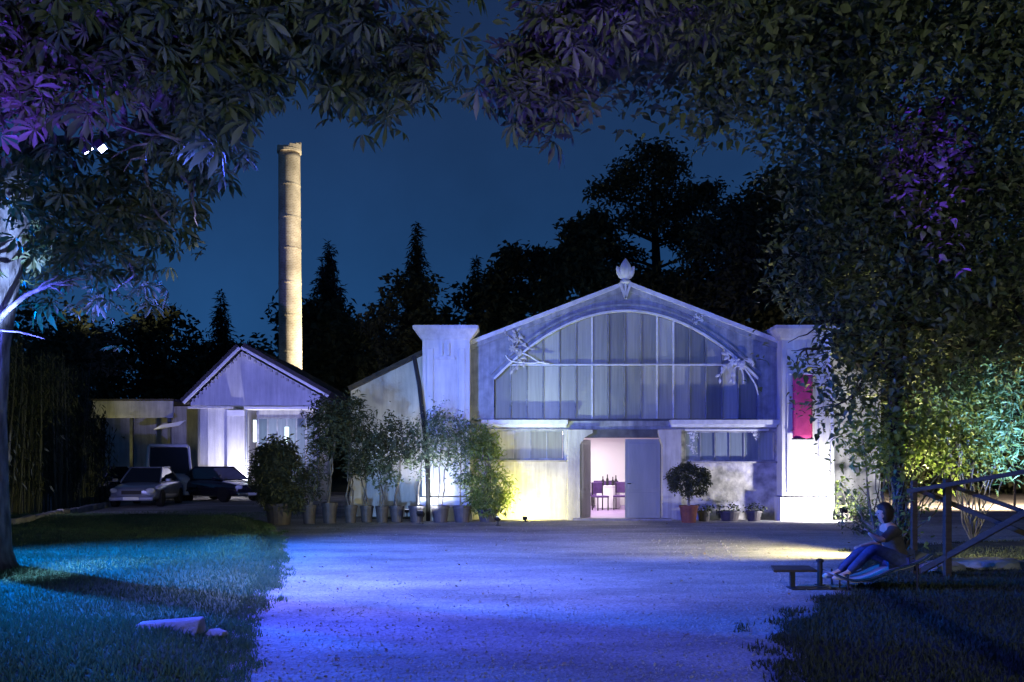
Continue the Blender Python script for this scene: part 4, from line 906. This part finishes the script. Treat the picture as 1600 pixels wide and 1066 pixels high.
# overhanging spray with violet leaves, hanging from a tree beside the camera
ot = (3.4, 3.2, 0)
OB = [(815, 100, 30, 40, 6.6, 1.4), (835, 50, 34, 25, 6.4, .9), (795, 160, 34, 22, 6.8, 1.6), (850, 155, 36, 30, 6.8, 1.4), (890, 120, 34, 36, 7, 1), (1000, 10, 80, 30, 6, .6), (900, -50, 100, 50, 5.8, .6), (1080, 20, 70, 40, 7, .8)]
ttr = [Vector((3.4, 3.2, 0)), Vector((3.38, 3.25, 1.2)), Vector((3.25, 3.4, 3.0)), Vector((2.9, 4.0, 5.0)), Vector((2.2, 5.2, 5.9))]
near_tree('young_chestnut_tree', ot, 'overhanging spray of violet-lit leaves above the hall roof ridge', ttr, [.14, .12, .10, .08, .05], OB, PALM, .15, M['leaf_chestnut'], 16, .10, 3.2, fork=[ttr[-1], Vector((1.2, 6.1, 5.6))], minD=4)

# yellow-lit climber and shrub behind the seated person
def bush(name, base, label, cat, blobs, tmpl, size, lm, per, spread, stems, k=2.5, group=None, keep=0):
    t = empty(name, tuple(base), 0, label, cat, group); B = Vector(base); ps = []
    for (px, py, rx_, ry_, D, dn) in blobs:
        c = P(px, py, D)-B; kk = sc(D); p, cc = clumped(tuple(c), (rx_*kk, (rx_+ry_)*.5*kk, ry_*kk), max(3, int(k*dn*rx_*ry_/300)), per, spread); ps.append(p)
        for q in cc[:4]:
            mb = MB(); branch_mesh(mb, Vector((random.uniform(-.06, .06), random.uniform(-.06, .06), .02)) if stems else c*.3, Vector(q), .016, .005, 6, .16); mb.build('stem', M['bark'], t)
    p = np.concatenate(ps); p = p[p[:, 2] > .05]
    link('foliage', leaf_mesh('foliage', p, size*(.6+.8*rng.random(len(p))), tmpl, lm), t, kind='stuff'); return t
bush('climbing_shrub', GD(1385, 13.4), 'yellow-green leafy shrub lit from below behind the seated person', 'shrub', [(1350, 690, 50, 30, 13.2, 1), (1400, 670, 60, 30, 13.3, 1), (1450, 680, 50, 30, 13.4, 1), (1490, 705, 45, 35, 13.6, 1), (1380, 720, 40, 30, 13.2, .6), (1430, 720, 50, 30, 13.5, .6)], LEAF, .10, M['leaf_light'], 26, .16, True, 3.2)
bush('leafy_shrub', GD(1405, 13.0), 'thin-stemmed shrub with scattered leaves right behind the seated person', 'shrub', [(1375, 790, 30, 30, 12.9, .5), (1400, 840, 25, 40, 12.8, .7), (1425, 800, 25, 50, 12.9, .7), (1350, 770, 30, 25, 13.1, .5), (1440, 860, 15, 30, 12.8, .6)], LEAF, .075, M['leaf_light'], 12, .12, True, 3.0)
bush('flower_bed_shrub', GD(1325, 24.2), 'low white-lit bushy plant at the foot of the banner pillar', 'shrub', [(1322, 790, 22, 20, 24.2, 1), (1345, 790, 24, 20, 24.0, 1), (1318, 768, 14, 16, 24.4, .7)], LEAF, .11, M['leaf_light'], 22, .12, True, 4)
bush('flower_bed_shrub', GD(1350, 19.5), 'low bush in shade between the pillar and the seated person', 'shrub', [(1335, 815, 30, 18, 19.5, 1), (1365, 825, 25, 20, 19, 1)], LEAF, .09, M['leaf_pot'], 22, .12, True, 4)
bush('teal_lit_shrub', GD(1520, 17.5), 'tall feathery shrub glowing teal beyond the railing', 'shrub', [(1500, 650, 75, 60, 17.5, 1.3), (1560, 610, 60, 60, 17.5, 1.2), (1560, 700, 50, 50, 17, 1.2), (1460, 610, 40, 30, 17, .6)], NARROW, .17, M['leaf_light'], 30, .2, True, 2.2)

# ================================================================ POTTED PLANTS
def pot_mesh(parent, r, h, m, z=0):
    mb = MB(); mb.lathe([(r*.72, 0), (r*.92, h*.85), (r, h*.86), (r, h), (r*.9, h), (r*.88, h*.9), (.01, h*.9)], 18); return mb.build('pot', m, parent, smooth=False)
def potted(px, D, potw, poth, label, top, crown, tmpl=LEAF, lsz=.10, lm='leaf_pot', m='pot_dark', nstem=2, per=16, spread=.10, dens=1.0, bare=.35, cat='potted plant', grp='potted plants in a row on the gravel edge'):
    """crown: list of (dx_px, py, rx, ry)"""
    base = GD(px, D); t = empty('potted_plant', tuple(base), 0, label, cat, grp); k = sc(D)
    pot_mesh(t, potw*k/2, poth*k, M[m]); B = Vector(base); ps = []
    for (dx, py, rx_, ry_) in crown:
        c = P(px+dx, py, D)-B; p, cc = clumped(tuple(c), (rx_*k, rx_*k, ry_*k), max(4, int(dens*rx_*ry_/21)), per+2, spread); ps.append(p)
    c0 = P(px+crown[0][0], crown[0][1], D)-B
    for i in range(nstem):
        mb = MB(); branch_mesh(mb, Vector((random.uniform(-.05, .05), random.uniform(-.04, .04), poth*k*.85)), c0+Vector((random.uniform(-.3, .3), random.uniform(-.2, .2), random.uniform(-.2, .5))), .024, .01, 7, .12); mb.build('stem', M['bark'], t)
    p = np.concatenate(ps); p = p[p[:, 2] > poth*k*.6]
    link('crown', leaf_mesh('crown', p, lsz*(.6+.8*rng.random(len(p))), tmpl, M[lm]), t, kind='stuff'); return t
potted(436, 22.6, 46, 34, 'large dark bushy shrub in the biggest pot, leftmost of the row', 690, [(0, 745, 42, 50), (-5, 710, 28, 28), (5, 780, 30, 20)], NARROW, .17, 'leaf_far', per=26, dens=1.5)
potted(483, 22.9, 24, 30, 'low dark plant in a narrow pot beside the biggest shrub', 700, [(0, 750, 18, 34)], NARROW, .14, 'leaf_far')
potted(515, 23.2, 26, 32, 'tall loose oleander with pale bare stem, third pot from the left', 610, [(0, 655, 34, 42), (-10, 700, 24, 26)], NARROW, .16, 'leaf_far', nstem=3)
potted(548, 23.3, 22, 28, 'tall oleander with upright leaves, fourth pot from the left', 620, [(0, 660, 34, 48), (10, 720, 24, 20)], NARROW, .16, 'leaf_far', nstem=3)
potted(573, 23.5, 22, 26, 'dark round-headed citrus tree with twin stems in a low pot', 650, [(4, 700, 34, 42)], LEAF, .10, 'leaf_far', nstem=2)
potted(597, 23.4, 22, 26, 'small citrus tree with white blossom between two taller ones', 690, [(0, 735, 26, 26)], LEAF, .09, nstem=2)
potted(620, 23.5, 24, 26, 'dark citrus tree crowding against the pale wing wall', 640, [(0, 690, 32, 44)], LEAF, .10, 'leaf_far', nstem=2)
potted(651, 23.5, 26, 26, 'slim young tree with crooked stem in front of the bright wall patch', 650, [(0, 700, 24, 44)], LEAF, .085, nstem=1, dens=.8)
potted(688, 23.5, 30, 26, 'blue-lit olive tree with forked stem before the left pillar', 640, [(2, 690, 38, 38), (0, 655, 22, 26)], LEAF, .085, nstem=2, dens=.9)
potted(722, 23.5, 30, 26, 'slender olive tree at the right corner of the left pillar', 650, [(0, 690, 26, 40), (-6, 740, 18, 28)], LEAF, .08, nstem=1, dens=.7)
potted(762, 23.7, 34, 20, 'bushy yellow-green bamboo glowing beside the yellow wall, last of the row', 660, [(-8, 700, 28, 40), (4, 760, 38, 36), (0, 790, 38, 18)], NARROW, .15, 'leaf_light', nstem=5, per=22, dens=1.0)
# clipped ball tree right of the door
bt = empty('potted_ball_tree', tuple(GD(1076, 23.4)), 0, 'round clipped dark bush in a terracotta pot right of the door', 'potted plant'); k = sc(23.4)
pot_mesh(bt, 15*k, 27*k, M['terracotta']); mb = MB(); mb.tube([(0, 0, 22*k), (.01, 0, 45*k)], .035, 8); mb.build('stem', M['bark'], bt)
p, _ = clumped((0, 0, 66*k), (32*k, 32*k, 25*k), 150, 40, .045, .55); link('crown', leaf_mesh('crown', p, .06*(.7+.6*rng.random(len(p))), LEAF, M['leaf_far']), bt, kind='stuff')
for px, D, w, lab in ((1100, 23.9, 22, 'small empty pot just right of the clipped ball tree'), (1140, 24.0, 34, 'low dark planter under the rough rendered wall'), (1178, 24.0, 26, 'squat dark planter under the right window near the pillar')):
    t = empty('planter', tuple(GD(px, D)), 0, lab, 'planter', 'low planters under the right window'); pot_mesh(t, w*sc(D)/2, .28, M['pot_dark'])
    p, _ = clumped((0, 0, .34), (w*sc(D)*.55, .2, .12), 8, 14, .06); link('foliage', leaf_mesh('foliage', p, .08*(.6+.8*rng.random(len(p))), LEAF, M['leaf_far']), t, kind='stuff')

# ================================================================ VEHICLES
def car(loc, rz, label, paint, L=4.2, Wd=1.72, H=1.42, cat='car', van=False):
    c = empty('parked_car' if not van else 'parked_van', tuple(loc), rz, label, cat, None)
    # side profile stations along length: front at -y
    st = ([(-.5, .42, .62, .62), (-.47, .24, .72, .78), (-.36, .20, .80, .84), (-.22, .18, .90, .86), (-.05, .18, .93, .87), (.2, .18, .93, .87), (.38, .20, .92, .86), (.47, .26, .88, .8), (.5, .42, .80, .7)]
          if not van else [(-.5, .35, .95, .8), (-.47, .25, 1.05, .92), (-.38, .22, 1.15, .96), (-.3, .22, 1.2, .98), (0, .22, 1.2, .98), (.3, .22, 1.2, .98), (.47, .24, 1.2, .98), (.5, .3, 1.2, .96)])
    mb = MB(); ring = 12; vs = []
    for (y, z0, z1, wf) in st:
        w = Wd/2*wf/.87 if not van else Wd/2*wf; z0_ = z0; z1_ = z1*H/1.42 if not van else z1*H/2.4
        pr = [(-.92, 0), (-1, .18), (-1.0, .62), (-.95, .85), (-.78, .97), (-.35, 1.0), (.35, 1.0), (.78, .97), (.95, .85), (1.0, .62), (1, .18), (.92, 0)]
        vs += [(x*w, y*L, z0_+(z1_-z0_)*z) for x, z in pr]
    n = len(st); fs = [(i*ring+k, i*ring+(k+1) % ring, (i+1)*ring+(k+1) % ring, (i+1)*ring+k) for i in range(n-1) for k in range(ring)]+[tuple(range(ring-1, -1, -1)), tuple((n-1)*ring+k for k in range(ring))]
    mb.add(vs, fs); b = mb.build('body', M[paint], c, smooth=True); m = b.modifiers.new('sub', 'SUBSURF'); m.levels = 1; m.render_levels = 2
    # greenhouse: dark glass volume, painted roof and pillars
    hz = H; bz = .88*H/1.42 if not van else 1.14*H/2.4
    gs = [(-.24, bz, .80), (-.06, hz-.03, .62), (.22, hz-.03, .62), (.42, bz, .78)] if not van else [(-.38, bz, .93), (-.22, hz-.12, .86), (.495, hz-.12, .88), (.5, bz, .93)]
    vs = [(sx_*Wd/2*w, y*L, z) for (y, z, w) in gs for sx_ in (-1, 1)]
    if not van:
        f0 = [(-.24*L, bz, .80), (-.06*L, hz-.03, .64), (.20*L, hz-.04, .64), (.40*L, bz+.02, .76)]
    else: f0 = [(-.37*L, bz, .92), (-.24*L, hz-.14, .85), (-.02*L, hz-.14, .87), (-.02*L, bz, .94)]
    V = [(sx_*Wd/2*w, y, z) for (y, z, w) in f0 for sx_ in (-1, 1)]
    mb = MB(); mb.add(V, [(0, 1, 3, 2), (2, 3, 5, 4), (4, 5, 7, 6), (0, 2, 4, 6), (1, 7, 5, 3), (0, 6, 7, 1)]); g = mb.build('windows', M['car_glass'], c); bevel(g, .03)
    mb = MB()
    if not van:
        yr0, yr1 = f0[1][0]-.03, f0[2][0]+.03; mb.box(-.66*Wd/2, .66*Wd/2, yr0, yr1, hz-.045, hz)
        r = mb.build('roof', M[paint], c); bevel(r, .03, 3)
        for sx_ in (-1, 1):
            for a, b_ in ((0, 1), (2, 3)):
                p0 = Vector((sx_*Wd/2*f0[a][2], f0[a][0], f0[a][1])); p1 = Vector((sx_*Wd/2*f0[b_][2], f0[b_][0], f0[b_][1])); mb = MB(); mb.tube([p0, p1], .03, 6); mb.build('pillar', M[paint], c)
    else:
        V = [(sx_*Wd/2*w, y, z) for (y, z, w) in ((-.22*L, hz-.12, .9), (-.2*L, hz, .84), (.49*L, hz, .86), (.5*L, bz, .97), (-.02*L, bz, .97), (-.02*L, hz-.12, .9)) for sx_ in (-1, 1)]
        mb.add(V, [(0, 1, 3, 2), (2, 3, 5, 4), (4, 5, 7, 6), (6, 7, 9, 8), (8, 9, 11, 10), (10, 11, 1, 0), (0, 2, 4, 6, 8, 10), (1, 11, 9, 7, 5, 3)]); r = mb.build('cargo_body', M[paint], c); bevel(r, .04, 3)
        for sx_ in (-1, 1):
            mb = MB(); mb.tube([(sx_*Wd/2*.92, -.375*L, bz), (sx_*Wd/2*.86, -.235*L, hz-.1)], .05, 6); mb.build('pillar', M[paint], c)
    for sx_ in (-1, 1):
        for y in (-.31, .30):
            cy = y*L; R_ = .31
            mb = MB(); b0 = 0; mb.lathe([(R_*.62, -.09), (R_*.97, -.10), (R_, -.06), (R_, .06), (R_*.97, .10), (R_*.62, .09)], 20); w = mb.build('wheel', M['rubber'], c); w.rotation_euler = (0, PI/2, 0); w.location = (sx_*(Wd/2-.09), cy, R_)
            mb = MB(); mb.lathe([(.02, -.04), (R_*.6, -.085), (R_*.6, .085), (.02, .04)], 14); mb.build('rim', M['chrome'], parent=w)
        mb = MB(); mb.lathe([(.001, -.05), (.08, -.04), (.12, 0), (.08, .03), (.001, .04)], 14, (0, 0, 0), 1.3, .8); h_ = mb.build('headlight', M['lampglass'], c, smooth=True); h_.rotation_euler = (PI/2, 0, sx_*.35); h_.location = (sx_*Wd/2*.72, -.482*L, .60*H/1.42 if not van else .78)
        mb = MB(); mb.box(-.09, .09, -.05, .05, -.06, .06); o = mb.build('mirror', M[paint], c); o.location = (sx_*(Wd/2+.06), -.2*L if not van else -.33*L, bz+.06); bevel(o, .03)
    mb = MB(); mb.box(-Wd*.43, Wd*.43, -.512*L, -.47*L, .24, .40); o = mb.build('bumper', M['chrome' if paint == 'car_black' else paint], c); bevel(o, .05, 3)
    mb = MB(); mb.box(-.33, .33, -.503*L, -.49*L, .47, .60); mb.build('grille', M['black'], c)
    mb = MB(); mb.box(-.26, .26, -.520*L, -.513*L, .27, .38); mb.build('number_plate', M['white'], c)
    return c
car(GD(232, 33.0), math.radians(7), 'dark blue car parked nose towards the lawn, before the white van', 'car_blue')
car(GD(342, 36.5), math.radians(58), 'black car with bright bumper parked in front of the small house', 'car_black', L=4.0)
car(GD(262, 38.0), math.radians(24), 'white high-roofed van parked behind the dark blue car', 'van_white', L=4.4, Wd=1.8, H=2.35, cat='van', van=True)
car(GD(160, 36.0), math.radians(-10), 'black car half hidden by the bamboo hedge', 'car_black', L=4.0)

# ================================================================ WOODEN RAILING (right)
rl = empty('wooden_railing', tuple(GD(1430, 13.3)), 0, 'dark rough wooden railing with crossed braces at the right', 'railing'); RB0 = Vector(rl.location)
def bm_(name, a, b, w, h=None):
    mb = MB(); mb.beam(Vector(a)-RB0, Vector(b)-RB0, w, h); o = mb.build(name, M['wood_dark'], rl); bevel(o, .008); return o
Dp = 12.6; De = 11.3
bm_('post', GD(1428, Dp, -.05), P(1428, 752, Dp), .075); bm_('post', P(1480, 902, 12.3), P(1480, 748, 12.3), .09); 
bm_('post', P(1668, 930, 11.4), P(1668, 715, 11.4), .12)
bm_('rail', P(1418, 768, Dp-.11), P(1650, 729, De-.11), .07, .06)
bm_('brace', P(1430, 764, Dp+.1), P(1662, 858, De+.1), .07, .065)
bm_('brace', P(1482, 758, 12.4), P(1662, 822, De+.02), .06, .055)
bm_('brace', P(1438, 893, Dp-.0), P(1662, 768, De-.2), .08, .08)

# ================================================================ LOUNGER, TABLE, PERSON
D6 = 11.3; k6 = sc(D6); gy = HY+CH/k6     # ground row at that distance
lg = empty('sun_lounger', tuple(GD(1370, D6)), 0, 'low garden lounger with pale curved canvas seat under the seated person', 'lounger'); L0 = Vector(lg.location)
for dy in (-.28, .28):
    mb = MB(); mb.tube([P(px, py, D6)+Vector((0, dy, 0))-L0 for px, py in sm([(1292, 893), (1320, 903), (1352, 899), (1380, 887), (1405, 880), (1425, 872), (1440, 862)], 4)], .016, 8); mb.build('side_rail', M['chrome'], lg, smooth=True)
    for px in (1312, 1418):
        mb = MB(); mb.tube([GD(px, D6)+Vector((0, dy, 0))-L0, P(px, 893 if px < 1400 else 876, D6)+Vector((0, dy, 0))-L0], .014, 8); mb.build('leg', M['black'], lg)
mb = MB(); pr = sm([(1294, 893), (1320, 904), (1352, 900), (1380, 888), (1405, 881), (1425, 873), (1440, 863)], 4); n = len(pr)
vs = []
for px, py in pr:
    for dy in (-.27, .27): q = P(px, py, D6)-L0; vs.append((q.x, dy, q.z))
mb.add(vs, [(2*i, 2*i+2, 2*i+3, 2*i+1) for i in range(n-1)]); o = mb.build('canvas_seat', M['canvas'], lg, smooth=True, recalc=False); so = o.modifiers.new('t', 'SOLIDIFY'); so.thickness = .02
mb = MB(); mb.tube([GD(1312, D6-.28)-L0+Vector((0, 0, .05)), GD(1312, D6+.28)-L0+Vector((0, 0, .05))], .012, 6); mb.build('crossbar', M['black'], lg)
# low side table with a post and a base
tb = empty('low_table', tuple(GD(1238, 11.2)), 0, 'low dark garden table with one central leg left of the lounger', 'table')
mb = MB(); mb.prism_xy([(-.30, -.22), (.24, -.22), (.30, .26), (-.20, .26)], .235, .265); o = mb.build('tabletop', M['wood_dark'], tb); bevel(o, .006)
mb = MB(); mb.box(-.028, .028, -.03, .03, .02, .235); mb.build('leg', M['black'], tb)
mb = MB(); mb.box(-.05, .50, -.16, .10, 0, .02); mb.build('base', M['black'], tb)
st_ = empty('bollard', tuple(GD(1281, 11.5)), 0, 'short black post between the low table and the lounger', 'post')
mb = MB(); mb.lathe([(.035, 0), (.035, .3), (.05, .31), (.05, .33), (.02, .35)], 12); mb.build('post', M['black'], st_)
mb = MB(); mb.lathe([(.07, 0), (.07, .015)], 12); mb.build('base', M['black'], st_)

def skin_mesh(name, nodes, edges, m, parent, root=0, sub=2):
    bm = bmesh.new(); ly = bm.verts.layers.skin.verify(); vs = []
    for (x, y, z, r) in nodes:
        v = bm.verts.new((x, y, z)); rr = r if hasattr(r, '__len__') else (r, r); v[ly].radius = rr; vs.append(v)
    vs[root][ly].use_root = True
    for a, b in edges: bm.edges.new((vs[a], vs[b]))
    me = bpy.data.meshes.new(name); bm.to_mesh(me); bm.free(); o = bpy.data.objects.new(name, me); COL.objects.link(o)
    mo = o.modifiers.new('skin', 'SKIN'); mo.use_smooth_shade = True; s_ = o.modifiers.new('s', 'SUBSURF'); s_.levels = sub; s_.render_levels = sub
    dg = bpy.context.evaluated_depsgraph_get(); dg.update(); me2 = bpy.data.meshes.new_from_object(o.evaluated_get(dg)); me2.name = name
    me2.materials.clear(); me2.materials.append(m); me2.polygons.foreach_set('use_smooth', [True]*len(me2.polygons)); bpy.data.objects.remove(o)
    o = bpy.data.objects.new(name, me2); COL.objects.link(o); o.parent = parent; return o
pe = empty('person', tuple(GD(1402, D6)), 0, 'person in dark top and blue jeans sitting sideways on the lounger, knees raised', 'person'); PO = Vector(pe.location)
def q(px, py, dy=0): v = P(px, py, D6)-PO; return (v.x, dy, v.z)
def N_(px, py, dy, r): return (*q(px, py, dy), r)
hip = (1402, 877)
nodes = [N_(1403, 876, 0, (.15, .12)), N_(1400, 858, 0, (.14, .11)), N_(1393, 838, 0, (.155, .115)), N_(1388, 825, 0, (.10, .09)), N_(1384, 817, 0, .052), N_(1381, 809, 0, .075), N_(1379, 801, 0, .088), N_(1378, 794, 0, .07),
         N_(1402, 874, -.10, .088), N_(1357, 855, -.15, .065), N_(1337, 875, -.15, .052), N_(1318, 893, -.15, .038), N_(1308, 897, -.15, .032), N_(1299, 900, -.16, .02),
         N_(1402, 874, .10, .088), N_(1352, 862, .13, .065), N_(1333, 880, .13, .052), N_(1316, 896, .13, .038), N_(1306, 899, .13, .032), N_(1297, 902, .14, .02),
         N_(1388, 828, -.17, .058), N_(1366, 842, -.24, .042), N_(1350, 833, -.22, .034), N_(1347, 829, -.21, .026),
         N_(1389, 828, .17, .058), N_(1382, 851, .24, .042), N_(1360, 856, .20, .034), N_(1352, 856, .19, .026)]
edges = [(0, 1), (1, 2), (2, 3), (3, 4), (4, 5), (5, 6), (6, 7), (0, 8), (8, 9), (9, 10), (10, 11), (11, 12), (12, 13), (0, 14), (14, 15), (15, 16), (16, 17), (17, 18), (18, 19), (3, 20), (20, 21), (21, 22), (22, 23), (3, 24), (24, 25), (25, 26), (26, 27)]
skin_mesh('body', nodes, edges, M['skin'], pe)
def grow(ids, g): return [(*nodes[i][:3], tuple(r+g for r in nodes[i][3]) if hasattr(nodes[i][3], '__len__') else nodes[i][3]+g) for i in ids]
skin_mesh('jeans', grow([0, 8, 9, 10, 11, 14, 15, 16, 17], .014), [(0, 1), (1, 2), (2, 3), (3, 4), (0, 5), (5, 6), (6, 7), (7, 8)], M['jeans'], pe)
skin_mesh('top', grow([1, 2, 3, 20, 21, 24, 25], .02)[0:7]+[(*q(1403, 869), (.165, .135))], [(7, 0), (0, 1), (1, 2), (2, 3), (3, 4), (2, 5), (5, 6)], M['shirt'], pe)
# hair
bmh = bmesh.new(); bmesh.ops.create_icosphere(bmh, subdivisions=3, radius=.118); hc = Vector(q(1382, 799))
for v in list(bmh.verts):
    if v.co.x < -.055 and v.co.z < .035: v.co *= .72
    if v.co.z < 0 and v.co.x > -.02: v.co.z *= 1.55; v.co.x *= .95
    v.co += Vector([random.uniform(-.005, .005) for _ in range(3)]); v.co.y *= .88; v.co += hc
me = bpy.data.meshes.new('hair'); bmh.to_mesh(me); bmh.free(); me.materials.append(M['hair']); me.polygons.foreach_set('use_smooth', [True]*len(me.polygons)); link('hair', me, pe)
# face: nose, brow, lips; hands: fingers
mb = MB(); a = Vector(q(1369, 804)); mb.add([a+Vector(v) for v in ((-.022, 0, -.012), (.012, -.016, -.016), (.012, .016, -.016), (.014, 0, .03))], [(0, 1, 3), (0, 3, 2), (1, 2, 3), (0, 2, 1)]); mb.build('nose', M['skin'], pe, smooth=True)
for dy in (-.034, .034):
    mb = MB(); mb.lathe([(.001, -.007), (.006, -.004), (.008, 0), (.006, .004), (.001, .007)], 8, tuple(Vector(q(1370.5, 802))+Vector((0, dy, 0)))); mb.build('eye', M['hair'], pe, smooth=True)
for side, (hx_, hy_, hd) in (('l', (1347, 829, -.21)), ('r', (1352, 856, .19))):
    for i in range(5):
        a = Vector(q(hx_, hy_, hd))+Vector((0, (i-2)*.018, 0)); l = (.055, .075, .08, .074, .06)[i]
        d1 = Vector((-.55, (i-2)*.08, .75 if side == 'l' else -.2)).normalized(); d2 = Vector((-.9, (i-2)*.05, -.1 if side == 'l' else -.7)).normalized()
        mb = MB(); mb.tube([a, a+d1*l*.5, a+d1*l*.5+d2*l*.5], [.0095, .009, .006], 6); mb.build('finger', M['skin'], pe, smooth=True)
for i, dy in ((13, -.16), (19, .14)):
    n_ = nodes[i]; mb = MB(); mb.lathe([(.02, 0), (.05, .012), (.05, .04), (.028, .07)], 12, (n_[0]+.045, dy, n_[2]-.03), 1.9, .8); mb.build('shoe', M['shoe'], pe, smooth=True)
